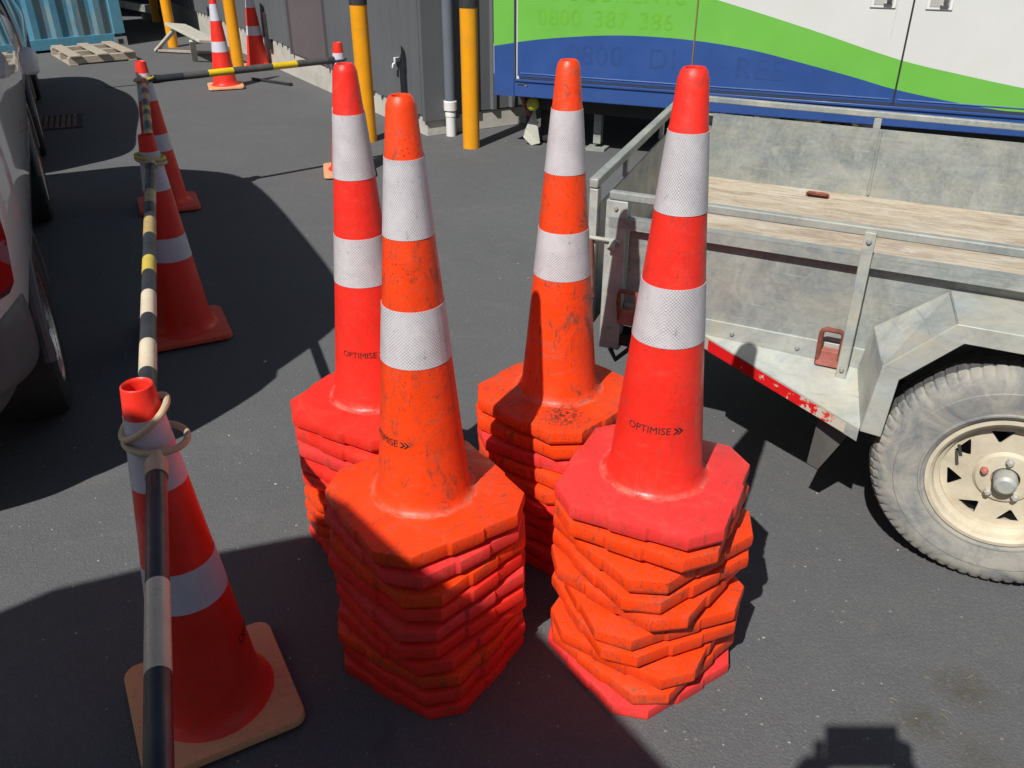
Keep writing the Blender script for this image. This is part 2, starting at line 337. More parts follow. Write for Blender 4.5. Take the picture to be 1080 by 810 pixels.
# ------------------------------------------------------------------ geometry helpers
class MB:
    def __init__(s): s.v = []; s.f = []; s.m = []; s.uv = None
    def add(s, vs, fs, mi=0, mat=None):
        o = len(s.v)
        for p in vs:
            p = Vector(p); s.v.append(mat @ p if mat else p)
        for f in fs: s.f.append([i + o for i in f]); s.m.append(mi)
        return s
    def box(s, x0, x1, y0, y1, z0, z1, mi=0, mat=None):
        v = [(x, y, z) for z in (z0, z1) for y in (y0, y1) for x in (x0, x1)]
        return s.add(v, [(0, 2, 3, 1), (4, 5, 7, 6), (0, 1, 5, 4), (2, 6, 7, 3), (0, 4, 6, 2), (1, 3, 7, 5)], mi, mat)
    def beam(s, a, b, w, h, mi=0, up=(0, 0, 1)):
        a = Vector(a); b = Vector(b); d = (b - a); L = d.length; d.normalize(); u = Vector(up)
        x = d.cross(u)
        if x.length < 1e-4: x = d.cross(Vector((0, 1, 0)))
        x.normalize(); u = x.cross(d).normalized()
        m = Matrix((x, d, u)).transposed().to_4x4(); m.translation = a
        return s.box(-w / 2, w / 2, 0, L, -h / 2, h / 2, mi, m)
    def tube(s, pts, r, n=12, mi=0, closed=False, caps=True, rs=None):
        pts = [Vector(p) for p in pts]; N = len(pts); rings = []; prev = None
        for i, p in enumerate(pts):
            if closed: d = pts[(i + 1) % N] - pts[i - 1]
            else: d = pts[min(i + 1, N - 1)] - pts[max(i - 1, 0)]
            d.normalize()
            if prev is None:
                a = d.orthogonal().normalized()
            else:
                a = prev - d * prev.dot(d); a.normalize()
            prev = a; b = d.cross(a); rr = rs[i] if rs else r
            rings.append([p + (a * math.cos(2 * math.pi * k / n) + b * math.sin(2 * math.pi * k / n)) * rr for k in range(n)])
        v = [q for g in rings for q in g]; f = []
        M_ = N if closed else N - 1
        for i in range(M_):
            j = (i + 1) % N
            for k in range(n):
                l = (k + 1) % n; f.append((i * n + k, i * n + l, j * n + l, j * n + k))
        if caps and not closed: f.append(tuple(reversed(range(n)))); f.append(tuple((N - 1) * n + k for k in range(n)))
        return s.add(v, f, mi)
    def lathe(s, prof, n=48, mi=0, mat=None, closed=False, caps=False):
        """prof: list of (r, z) or (r, z, material)"""
        v = []; f = []; o = len(s.v)
        for p in prof:
            for k in range(n):
                a = 2 * math.pi * k / n; v.append((p[0] * math.cos(a), p[0] * math.sin(a), p[1]))
        L = len(prof)
        s.add(v, [], 0, mat)
        for i in range(L if closed else L - 1):
            j = (i + 1) % L; m_ = prof[i][2] if len(prof[i]) > 2 else mi
            for k in range(n):
                l = (k + 1) % n
                s.f.append([o + i * n + k, o + i * n + l, o + j * n + l, o + j * n + k]); s.m.append(m_)
        if caps:
            s.f.append([o + k for k in reversed(range(n))]); s.m.append(prof[0][2] if len(prof[0]) > 2 else mi)
            s.f.append([o + (L - 1) * n + k for k in range(n)]); s.m.append(mi)
        return s
    def prism(s, poly, z0, z1, mi=0, mat=None):
        n = len(poly); v = [(x, y, z0) for x, y in poly] + [(x, y, z1) for x, y in poly]
        f = [tuple(reversed(range(n))), tuple(range(n, 2 * n))] + [(i, (i + 1) % n, n + (i + 1) % n, n + i) for i in range(n)]
        return s.add(v, f, mi, mat)
    def mesh(s, name, mats, smooth=30, uvf=None):
        me = bpy.data.meshes.new(name); me.from_pydata([tuple(p) for p in s.v], [], s.f)
        for m_ in (mats if isinstance(mats, (list, tuple)) else [mats]): me.materials.append(m_)
        me.polygons.foreach_set('material_index', s.m)
        bm = bmesh.new(); bm.from_mesh(me); bmesh.ops.recalc_face_normals(bm, faces=bm.faces); bm.to_mesh(me); bm.free()
        if smooth:
            me.polygons.foreach_set('use_smooth', [True] * len(me.polygons)); me.set_sharp_from_angle(angle=R(smooth))
        if uvf:
            uv = me.uv_layers.new(name='UVMap')
            for p in me.polygons:
                cs = [uvf(me.vertices[me.loops[i].vertex_index].co) for i in p.loop_indices]
                mx = max(c[0] for c in cs)
                for i, c in zip(p.loop_indices, cs):
                    uv.data[i].uv = (c[0] + (c[2] if mx - c[0] > c[2] / 2 else 0), c[1])
        me.update(); return me
    def build(s, name, mats, parent=None, smooth=30, bevel=0, uvf=None, seg=2):
        o = bpy.data.objects.new(name, s.mesh(name, mats, smooth, uvf)); col.objects.link(o)
        if parent: o.parent = parent
        if bevel:
            b = o.modifiers.new('bevel', 'BEVEL'); b.width = bevel; b.segments = seg; b.limit_method = 'ANGLE'; b.angle_limit = R(35)
        return o

def thing(name, label, cat, loc=(0, 0, 0), rz=0, group=None):
    o = bpy.data.objects.new(name, None); col.objects.link(o); o.empty_display_size = .1
    o.location = loc; o.rotation_euler = (0, 0, rz); return tag(o, label, cat, group)
def tag(o, label, cat, group=None):
    o['label'] = label; o['category'] = cat
    if group: o['group'] = group
    return o
def structure(o): o['kind'] = 'structure'; return o
def mesh_obj(name, me, parent=None):
    o = bpy.data.objects.new(name, me); col.objects.link(o)
    if parent: o.parent = parent
    return o
def text_mesh(body, size, depth=0.0, spacing=1.0, shear=0.0):
    cu = bpy.data.curves.new('lettering', 'FONT'); cu.body = body; cu.size = size; cu.extrude = depth
    cu.space_character = spacing; cu.shear = shear; cu.align_x = 'CENTER'; cu.resolution_u = 4
    o = bpy.data.objects.new('lettering', cu); col.objects.link(o)
    dg = bpy.context.evaluated_depsgraph_get()
    me = bpy.data.meshes.new_from_object(o.evaluated_get(dg)); bpy.data.objects.remove(o); return me
def curve_fill(splines, depth):
    cu = bpy.data.curves.new('plate', 'CURVE'); cu.dimensions = '2D'; cu.fill_mode = 'BOTH'; cu.extrude = depth
    for pts in splines:
        sp = cu.splines.new('POLY'); sp.points.add(len(pts) - 1); sp.use_cyclic_u = True
        for q, (x, y) in zip(sp.points, pts): q.co = (x, y, 0, 1)
    o = bpy.data.objects.new('plate', cu); col.objects.link(o)
    dg = bpy.context.evaluated_depsgraph_get()
    me = bpy.data.meshes.new_from_object(o.evaluated_get(dg)); bpy.data.objects.remove(o); return me
def add_mesh(mb, me, mat=None, mi=0, fn=None):
    vs_ = [v.co.copy() for v in me.vertices]
    if fn: vs_ = [fn(c) for c in vs_]
    mb.add(vs_, [tuple(p.vertices) for p in me.polygons], mi, mat)

# ------------------------------------------------------------------ ground
def build_ground():
    mb = MB(); mb.add([(-150, -150, 0), (150, -150, 0), (150, 150, 0), (-150, 150, 0)], [(0, 1, 2, 3)])
    structure(mb.build('ground', M['asphalt'], smooth=0))
    # control joints cut in the paving
    dk = simple('dark_joint', (.018, .018, .018), .9)
    mb = MB()
    def joint(p, q, w):
        p = Vector(p); q = Vector(q); d = (q - p).normalized(); n_ = Vector((-d.y, d.x)) * w / 2
        N = 24
        pts = [p.lerp(q, i / N) + n_ * rnd.uniform(-.6, .6) for i in range(N + 1)]
        for a, b in zip(pts, pts[1:]):
            mb.add([(*(a - n_), .004), (*(b - n_), .004), (*(b + n_), .004), (*(a + n_), .004)], [(0, 1, 2, 3)])
    joint((-4.42, 9.63), (-3.9, 9.98), .03)
    structure(mb.build('paving_joint', dk, smooth=0))
    # loose flecks of stone and paint: uncountable litter
    mb = MB()
    for i in range(330):
        y = rnd.uniform(1.05, 7.5) if i % 3 else rnd.uniform(1.05, 3); x = rnd.uniform(-.75, .75) * (y + .6)
        s_ = rnd.uniform(.0012, .0036) * (1 + .12 * y) * (2.0 if rnd.random() < .03 else 1); a = rnd.uniform(0, 6.28)
        v = []
        for k in range(5):
            t = a + 6.283 * k / 5; q = s_ * rnd.uniform(.5, 1.3); v.append((x + math.cos(t) * q, y + math.sin(t) * q, .001))
        v.append((x, y, s_ * .6))
        mb.add(v, [(k, (k + 1) % 5, 5) for k in range(5)])
    o = mb.build('grit', simple('pale_grit', (.42, .41, .38), .8, var=.3, scale=40), smooth=0)
    o['kind'] = 'stuff'
    mb = MB()
    for i in range(24):
        c = rnd.choice(((.99, 1.40), (1.14, 1.50), (1.08, 1.30), (1.02, 1.2)))
        x = c[0] + rnd.gauss(0, .045); y = c[1] + rnd.gauss(0, .04); a = rnd.uniform(0, 3.14); L = rnd.uniform(.006, .028)
        d = Vector((math.cos(a), math.sin(a), 0)) * L / 2; b = Vector((rnd.uniform(-.003, .003), rnd.uniform(-.003, .003), .002))
        mb.tube([Vector((x, y, .002)) - d, Vector((x, y, .003)) + b, Vector((x, y, .002)) + d], .0006, 4)
    o = mb.build('dry_grass_litter', simple('dry_straw', (.30, .25, .13), .8, var=.3, scale=60), smooth=0); o['kind'] = 'stuff'
build_ground()

# ------------------------------------------------------------------ charcoal building
def build_building():
    ang = R(31.34)
    b = thing('building', 'charcoal ribbed metal building with pale concrete plinth and a plum grey door', 'building', (-.722, 7.404, 0), ang)
    # local frame: +x along the short end wall, +y along the long side wall away from us
    L = 9.6; Hh = 4.2
    fp = [(0, 0), (1.0, 0), (1.0, 3.6), (7.0, 3.6), (7.0, L), (0, L)]
    mb = MB(); mb.prism(fp, 0, .155); mb.build('plinth', M['concrete'], b, bevel=.004)
    core = [(-.005, .02), (.98, .02), (.98, 3.58), (6.98, 3.58), (6.98, L - .02), (-.005, L - .02)]
    core = [(.03, .03), (.97, .03), (.97, 3.63), (6.97, 3.63), (6.97, L - .03), (.03, L - .03)]
    mb = MB(); mb.prism(core, .157, Hh - .02); mb.build('wall', M['clad'], b)
    def ribbed(p, q, out, name, skip=()):
        """trapezoid-rib sheet from p to q, overhanging the plinth by a few centimetres"""
        p = Vector(p); q = Vector(q); d = (q - p); W = d.length; d.normalize(); o_ = Vector(out)
        mb = MB(); pitch = .19; n = int(W / pitch); xs = []
        for i in range(n):
            x = i * pitch
            xs += [(x, .012), (x + .125, .012), (x + .140, .040), (x + .172, .040), (x + .187, .012)]
        xs.append((W, .012))
        vsx = []
        for x, h in xs:
            c = p + d * x + o_ * h; zb = .165 + min(.17, .045 * max(0, c.y)); vsx.append((c.x, c.y, zb)); vsx.append((c.x, c.y, Hh))
        fs = [(2 * i, 2 * i + 2, 2 * i + 3, 2 * i + 1) for i in range(len(xs) - 1)]
        mb.add(vsx, fs)
        ob = mb.build(name, M['clad'], b, smooth=0)
        so_ = ob.modifiers.new('thickness', 'SOLIDIFY'); so_.thickness = .004; so_.offset = 0
        return ob
    ribbed((0, L), (0, 3.36), (-1, 0), 'cladding'); ribbed((0, 2.20), (0, .06), (-1, 0), 'cladding')
    ribbed((.30, 0), (1.0, 0), (0, -1), 'cladding')
    mb = MB(); mb.box(-.030, .30, -.030, .02, .13, Hh); mb.build('corner_flashing', M['clad'], b, bevel=.003)
    # door panel in the long wall
    mb = MB(); mb.prism([(0, .10), (.90, .10), (.90, 3.70), (6.9, 3.70), (6.9, L - .1), (0, L)], .1552, .40); mb.build('upper_plinth', M['concrete'], b)
    mb = MB(); mb.box(-.020, .03, 2.24, 3.32, .27, 2.2); dr = mb.build('door', M['door_panel'], b, bevel=.004)
    mb = MB()
    for y in (2.205, 3.33): mb.box(-.045, .03, y, y + .03, .26, 2.25)
    mb.box(-.045, .03, 2.205, 3.36, 2.25, 2.29); mb.build('door_frame', M['door_panel'], b, bevel=.003)
    mb = MB(); mb.tube([(-.02, 2.42, 1.02), (-.075, 2.42, 1.02), (-.075, 2.53, 1.02)], .010, 10); mb.build('handle', M['chrome'], dr)
    # black box standing in for a narrow cast shadow and a small white outlet on the long wall
    mb = MB(); mb.box(-.055, -.014, 4.12, 4.22, .22, .62); mb.build('shadow_slot', M['rubber'], b, bevel=.004)
    mb = MB(); mb.box(-.060, -.014, .44, .48, .55, .585); mb.tube([(-.045, .46, .55), (-.075, .46, .53), (-.08, .46, .50)], .010, 8); mb.build('wall_tap', M['white_plastic'], b, bevel=.003)
    # roof
    mb = MB(); mb.prism([(-.12, -.12), (1.12, -.12), (1.12, 3.48), (7.12, 3.48), (7.12, L + .12), (-.12, L + .12)], Hh, Hh + .12); mb.build('roof', M['clad'], b)
    # downpipe
    dp = thing('drainpipe', 'grey drainpipe with white lower fitting at the building corner', 'drainpipe', (-.722 + .19 * .854 + .075 * .52, 7.404 + .19 * .52 - .075 * .854, 0), ang)
    mb = MB(); mb.lathe([(.045, .27), (.045, 4.2)], 28, caps=True); mb.build('pipe', M['pipe'], dp)
    mb = MB(); mb.lathe([(.042, .0), (.042, .16), (.046, .163), (.046, .19), (.044, .195), (.044, .21), (.056, .215), (.056, .285), (.050, .292), (.0451, .292)], 28); mb.build('socket', M['white_plastic'], dp)
build_building()

def make_bollard(loc, label, h=1.14, first=[None]):
    if first[0] is None:
        t = thing('bollard', label, 'bollard', loc, 0, 'yellow bollards along the building')
        mb = MB(); mb.lathe([(.068, 0), (.068, 1.055)], 40, caps=True); mb.build('post', M['bollard'], t)
        mb = MB(); mb.lathe([(.0, 1.21), (.05, 1.205), (.068, 1.18), (.071, 1.15), (.071, 1.052)], 40); mb.build('cap', M['bollard_cap'], t)
        first[0] = t; return t
    r = first[0].copy(); col.objects.link(r); r.location = loc; r['label'] = label; r.rotation_euler = (0, 0, loc[0])
    for c in first[0].children: d = c.copy(); col.objects.link(d); d.parent = r
    return r
make_bollard((-.331, 7.03, 0), 'yellow bollard beside the white-footed drainpipe at the building corner')
make_bollard((-1.20, 7.25, 0), 'yellow bollard with black cap just behind the front pair of stacked cones')
make_bollard((-3.235, 10.64, 0), 'yellow bollard standing between the two far traffic cones')
make_bollard((-4.736, 12.72, 0), 'yellow bollard behind the collapsed white trestle')
make_bollard((-6.05, 15.7, 0), 'farthest yellow bollard, in shade beside the blue container')

# ------------------------------------------------------------------ far shed, container, pallet, trestle, drain
def build_far():
    s = thing('shade_shed', 'open-fronted shed added behind the blue container for its shade', 'shed', (-8.5, 14.6, 0), R(-8))
    dk = M['clad']
    mb = MB(); mb.box(-5, 4.0, 6.5, 6.7, 0, 4.0); mb.build('back_wall', M['rubber'], s)
    mb = MB(); mb.box(-5.2, 4.4, -1.2, 6.9, 4.0, 4.2); mb.build('roof', dk, s)  # unseen roof, added to shade the ground and interior below
    mb = MB(); mb.box(-5.2, -5.0, -1.0, 6.5, 0, 4.0); mb.build('side_wall', dk, s)
    for x in (-2.2, 1.0):
        mb = MB(); mb.box(x, x + .12, -1.0, -.88, 0, 4.0); mb.build('post', dk, s)
    r = thing('steel_rail', 'long pale steel rail lying in the shed shade', 'rail', (-7.0, 16.9, 0), R(-47))
    mb = MB(); mb.box(-1.6, 1.6, -.05, .05, .10, .22); mb.build('beam', M['galv'], r)
    for x in (-1.3, 1.1):
        mb = MB(); mb.box(x, x + .1, -.2, .2, 0, .098); mb.build('packer', M['pallet'], r)
    # shipping container: long face towards us
    c = thing('shipping_container', 'pale blue rusty shipping container with ribbed side', 'container', (-5.444, 12.90, 0), R(222.6))
    Lc = 6.05; Hc = 2.59
    # local: +x along the face (to the left), -y is behind... face looks along +y
    mb = MB(); xs = [(.14, -.045)]; x = .14
    while x < Lc - .4:
        xs += [(x + .08, -.045), (x + .13, -.012), (x + .21, -.012), (x + .26, -.045)]; x += .28
    xs.append((Lc - .14, -.045))
    v = []
    for x, y in xs: v += [(x, y, .17), (x, y, Hc - .1)]
    mb.add(v, [(2 * i, 2 * i + 2, 2 * i + 3, 2 * i + 1) for i in range(len(xs) - 1)])
    mb.box(.03, Lc - .03, -2.40, -.06, .14, Hc - .04); mb.build('body', M['container'], c, smooth=0)
    mb = MB()
    for x in (0, Lc - .15):
        for y in (-2.44, -.15): mb.box(x, x + .15, y, y + .15, .16, Hc)
    mb.box(.151, Lc - .151, -.10, -.002, .03, .17); mb.box(.151, Lc - .151, -.10, -.002, Hc - .1, Hc)
    mb.box(.003, .12, -2.28, -.16, .04, .17); mb.box(.003, .12, -2.28, -.16, Hc - .1, Hc); mb.build('frame', M['container_frame'], c, bevel=.005)
    for x in (0, Lc - .17):
        for y in (-2.45, -.168):
            mb = MB(); mb.box(x - .004, x + .172, y, y + .172, .0, .118, 0)
            mb.box(x + .05, x + .12, y + .171, y + .174, .03, .09, 1); mb.build('corner_casting', [M['galv'], M['rubber']], c)
    # pallet
    p = thing('pallet', 'broken timber pallet lying in front of the blue container', 'pallet', (-5.44, 11.76, 0), R(36))
    for y in (-.54, -.04, .46):
        mb = MB(); mb.box(-.40, .40, y, y + .045 + .04, .018, .098); mb.build('bearer', M['pallet'], p, bevel=.004)
    for i, x in enumerate((-.38, -.06, .25)):
        mb = MB(); mb.box(x, x + .13, -.57, .57, .099, .118); mb.build('deck_board', M['pallet'], p, bevel=.003)
    for x in (-.40, .30):
        mb = MB(); mb.box(x, x + .1, -.55, .55, 0, .017); mb.build('bottom_board', M['pallet'], p, bevel=.003)
    # trestle
    t = thing('trestle', 'collapsed white trestle barrier leaning by a yellow bollard', 'trestle', (0, 0, 0))
    A = Vector((-4.40, 12.02, .37)); B = Vector((-3.62, 10.93, .30))
    mb = MB(); mb.beam(A, B, .26, .035, 0, (.35, -.25, 1)); mb.build('top_board', M['white_trestle'], t, bevel=.004)
    for P, Q in ((A + Vector((.05, -.10, -.02)), (-4.80, 12.25, .02)), (A + Vector((.2, -.1, -.02)), (-4.05, 12.60, .02)), (B + Vector((-.30, .25, -.02)), (-4.02, 11.45, .02)), (B + Vector((.05, .15, -.02)), (-3.35, 11.35, .02))):
        mb = MB(); mb.beam(P, Q, .07, .03); mb.build('leg', M['white_trestle'], t, bevel=.003)
    mb = MB(); mb.beam((-4.75, 12.2, .03), (-3.7, 11.9, .03), .04, .03); mb.build('fallen_brace', M['pallet'], t, bevel=.003)
    # drain cover
    d = thing('drain_cover', 'rusty brown drain grate set in the shaded paving', 'drain cover', (-4.17, 7.92, 0), R(24))
    mb = MB(); mb.box(-.25, .25, -.30, .30, .001, .006); mb.build('frame', M['rubber'], d)
    mb = MB()
    for i in range(9): x = -.215 + i * .048; mb.box(x, x + .03, -.27, .27, .0065, .014)
    mb.box(-.22, .22, -.29, -.272, .0065, .0145); mb.box(-.22, .22, .272, .29, .0065, .0145)
    mb.build('grate', simple('brown_iron', (.17, .10, .07), .8, var=.4), d)
    k = thing('broom_pole', 'dark pole lying on the paving beside the building wall', 'pole', (-2.74, 9.98, 0), R(-35))
    mb = MB(); mb.tube([(-.25, 0, .016), (.35, 0, .016)], .015, 10); mb.build('shaft', M['bar_black'], k)
    mb = MB(); mb.tube([(.35, 0, .016), (.40, .0, .016)], .018, 10); mb.build('tip', M['black'], k)
build_far()

# ------------------------------------------------------------------ stacked cones
CH = .94                                  # overall height
def body_r(z): return .109 - (z - .036) * (.109 - .0285) / (CH - .036)
def uv_cone(c): 
    r = .07; return (math.atan2(c.y, c.x) * r, c.z, 2 * math.pi * r)
def octagon_outline(Rv=.238, half=10.5, out=0.0055):
    """square with cut corners; the middle of each side stands a little proud"""
    pts = []
    cor = []
    for k in range(4):
        for s_ in (-1, 1): a = R(45 + 90 * k + s_ * half); cor.append(Vector((math.cos(a), math.sin(a))) * Rv)
    n = len(cor)
    for i in range(n):
        p = cor[i]; q = cor[(i + 1) % n]; pts.append((p, 0))
        if i % 2:
            nrm = ((p + q) / 2).normalized(); c0, c1 = p.lerp(q, .32), p.lerp(q, .68)
            pts += [(c0, 0), (c0.lerp(c1, .09) + nrm * out, 1), (c1.lerp(c0, .07) + nrm * out, 1), (c1, 0)]
    return [p for p, _ in pts]
OUT = octagon_outline()
def cone_meshes():
    # body: outer skin, rolled top edge, inner skin
    r0 = body_r(.036)
    prof = [(r0 + .020, .0480), (r0 + .010, .0515), (r0 + .003, .059), (body_r(.075) + .0004, .075)]
    prof += [(body_r(z), z) for z in (.2, .35, .5, .65, .80, .832)]
    prof += [(body_r(.834) - .0012, .836), (body_r(.92) - .0012, .921), (.0250, .934), (.0200, .940), (.0168, .9385), (.0150, .930)]
    prof += [(body_r(z) - .0042, z, 1) for z in (.9, .6, .3, .04)] + [(r0 - .0042, .002, 1)]
    mb = MB(); mb.lathe(prof, 64); body = mb.mesh('cone_body', [M['cone_red'], M['inside']], 40)
    bands = []
    for (z0, z1) in ((.675, .828), (.402, .528)):
        mb = MB(); e = .0011
        mb.lathe([(body_r(z0) - .001, z0), (body_r(z0) + e, z0), (body_r((z0 + z1) / 2) + e, (z0 + z1) / 2), (body_r(z1) + e, z1), (body_r(z1) - .001, z1)], 64)
        bands.append(mb.mesh('reflective_band', [M['white_band']], 40, uv_cone))
    # base: tapered side, bevelled rim, shallow rise to the foot
    n = len(OUT); v = []; f = []
    def ring(sc, z, off=0): 
        o = len(v)
        for p in OUT: q = p * sc + (p.normalized() * off); v.append((q.x, q.y, z))
        return o
    a = ring(.985, 0); b = ring(1.0, .008); c = ring(1.0, .0305); d = ring(.992, .0355); e = ring(.968, .0372)
    for s_, t_ in ((a, b), (b, c), (c, d), (d, e)):
        f += [(s_ + i, s_ + (i + 1) % n, t_ + (i + 1) % n, t_ + i) for i in range(n)]
    # inner circle matched to the outline by angle
    o = len(v)
    for p in OUT: 
        g = math.atan2(p.y, p.x); v.append((math.cos(g) * .126, math.sin(g) * .126, .0500))
    f += [(e + i, e + (i + 1) % n, o + (i + 1) % n, o + i) for i in range(n)]
    o2 = len(v)
    for p in OUT:
        g = math.atan2(p.y, p.x); v.append((math.cos(g) * .108, math.sin(g) * .108, .0490))
    f += [(o + i, o + (i + 1) % n, o2 + (i + 1) % n, o2 + i) for i in range(n)]
    # raised pads at the cut corners
    # underside skirt
    o3 = len(v)
    for p in OUT: q = p * .93; v.append((q.x, q.y, .004))
    f += [(o3 + i, o3 + (i + 1) % n, a + (i + 1) % n, a + i) for i in range(n)]
    o4 = len(v)
    for p in OUT:
        g = math.atan2(p.y, p.x); v.append((math.cos(g) * .112, math.sin(g) * .112, .004))
    f += [(o4 + i, o4 + (i + 1) % n, o3 + (i + 1) % n, o3 + i) for i in range(n)]
    f += [(o2 + i, o2 + (i + 1) % n, o4 + (i + 1) % n, o4 + i) for i in range(n)]
    mb = MB(); mb.add(v, f); base = mb.mesh('cone_base', [M['cone_red']], 22)
    return body, bands, base
BODY, BANDS, BASE = cone_meshes()
def variant(me, m0):
    c = me.copy(); c.materials[0] = m0; return c
def sagged(me, k):
    """a base pressed a little out of shape by the cones on top of it"""
    if k == 0: return me
    c = me.copy(); q = random.Random(k * 11); ph = q.uniform(0, 6.28); p2 = q.uniform(0, 6.28)
    for v_ in c.vertices:
        a = math.atan2(v_.co.y, v_.co.x); w = (v_.co.xy.length / .238) ** 2
        v_.co.z += w * (.0026 * math.sin(2 * a + ph) + .0008 * math.sin(5 * a + p2) - .001)
        f_ = 1 + .022 * math.sin(3 * a + p2) * w + q.uniform(-.0012, .0012) * w; v_.co.x *= f_; v_.co.y *= f_
    return c
BASES = [sagged(BASE, k) for k in range(5)]
VAR = {k: (variant(BODY, M['cone_' + ('red' if k == 'pink' else k)]), [variant(b_, M['cone_' + k]) for b_ in BASES]) for k in ('orange', 'red', 'pink', 'grimy')}

def print_mark(parent, zc, ang, size=.0235, word='OPTIMISE', rfun=body_r, eps=.0009, only_arrow=False):
    mb = MB()
    me = text_mesh(word, size); w = max(v.co.x for v in me.vertices) if len(me.vertices) else .05
    add_mesh(mb, me)
    h = size * .62
    for k in range(2):
        x = w + size * .22 + k * size * .42
        mb.add([(x, h, 0), (x + .22 * size, h, 0), (x + .60 * size, h / 2, 0), (x + .22 * size, 0, 0), (x, 0, 0), (x + .36 * size, h / 2, 0)], [(0, 5, 2, 1), (5, 4, 3, 2)])
    out = []
    # refine long edges is not needed: glyphs are small against the radius
    for p in mb.v:
        z = zc + p.y; r = rfun(z) + eps; a = ang + p.x / r; out.append(Vector((r * math.cos(a), r * math.sin(a), z)))
    mb.v = out
    return mb.build('printed_lettering', M['ink'], parent, smooth=0)

def build_stack(cx, cy, zbase_top, nlow, rots, kinds, ztop_label, slab_labels, group, mark=None, jit=.0008, tilt=1.0, lean=(0, 0)):
    pitch = (zbase_top - .042) / nlow
    rs = random.Random(int(abs(cx) * 1000))
    for i in range(nlow + 1):               # 0 = on the ground, nlow = top
        top = i == nlow
        j = nlow - i                        # index from the top
        kind = kinds[j % len(kinds)]
        t = thing('traffic_cone', ztop_label if top else slab_labels[i], 'traffic cone',
                  (cx + (0 if top else rs.uniform(-jit, jit)) + lean[0] * j, cy + (0 if top else rs.uniform(-jit, jit)) + lean[1] * j, i * pitch + .0), R(rots[j % len(rots)] + 90 + 45), group)
        b_, s_ = VAR[kind]
        mesh_obj('body', b_, t); ba = mesh_obj('base', s_[0 if top or not i else rs.randrange(5)], t)
        if not top and i: ba.rotation_euler = (R(rs.uniform(-tilt, tilt)), R(rs.uniform(-tilt, tilt)), R(rs.uniform(-2, 2)))
        if top:
            for bm_ in BANDS: mesh_obj('reflective_band', bm_, t)
            if mark: print_mark(t, mark[0], R(mark[1]) - t.rotation_euler.z)

ORD = ['bottom', 'second from the bottom', 'third from the bottom', 'fourth from the bottom', 'fifth from the bottom', 'sixth from the bottom',
       'seventh from the bottom', 'eighth from the bottom', 'ninth from the bottom', 'tenth from the bottom', 'eleventh from the bottom']
COLN = {'grimy': 'orange', 'orange': 'orange', 'red': 'red-orange', 'pink': 'pinkish red'}
def labels(n, kinds, where):
    out = []
    for i in range(n):
        j = n - i; k = COLN[kinds[j % len(kinds)]]
        nm = 'directly under the top cone' if j == 1 else ORD[i]
        out.append(f'{k} cone base {nm} in the {where}')
    return out
# rots: direction (degrees, world) of the cut corner that faces the camera, from the top cone down
k1 = ['orange', 'pink', 'orange', 'red', 'pink', 'red', 'red', 'orange', 'red', 'red']
build_stack(-.207, 1.64, .517, 9, [-102, -96, -88, -90, -92, -93, -85, -80, -79, -78], k1,
            'scuffed orange cone topping the front left stack', labels(9, k1, 'front left stack'), 'cones in the front left stack', (.215, -147))
k2 = ['pink', 'orange', 'orange', 'orange', 'orange', 'orange', 'orange', 'orange', 'orange', 'pink']
build_stack(.333, 1.64, .566, 9, [-70, -73, -99, -101, -84, -114, -112, -74, -90, -102], k2,
            'bright pinkish red cone topping the front right stack', labels(9, k2, 'front right stack'), 'cones in the front right stack', (.205, -115))
k3 = ['red', 'red', 'pink', 'red', 'red', 'orange', 'orange', 'orange', 'orange', 'red']
build_stack(-.395, 2.12, .499, 9, [-74, -74, -72, -75, -73, -56, -58, -60, -99, -96], k3,
            'clean red cone topping the rear left stack', labels(9, k3, 'rear left stack'), 'cones in the rear left stack', (.206, -99))
k4 = ['grimy', 'orange', 'pink', 'orange', 'orange', 'red', 'red', 'red', 'red', 'red']
build_stack(.135, 2.15, .503, 9, [-88, -86, -76, -84, -90, -94, -84, -82, -90, -86], k4,
            'orange cone with grimy foot topping the rear right stack', labels(9, k4, 'rear right stack'), 'cones in the rear right stack')

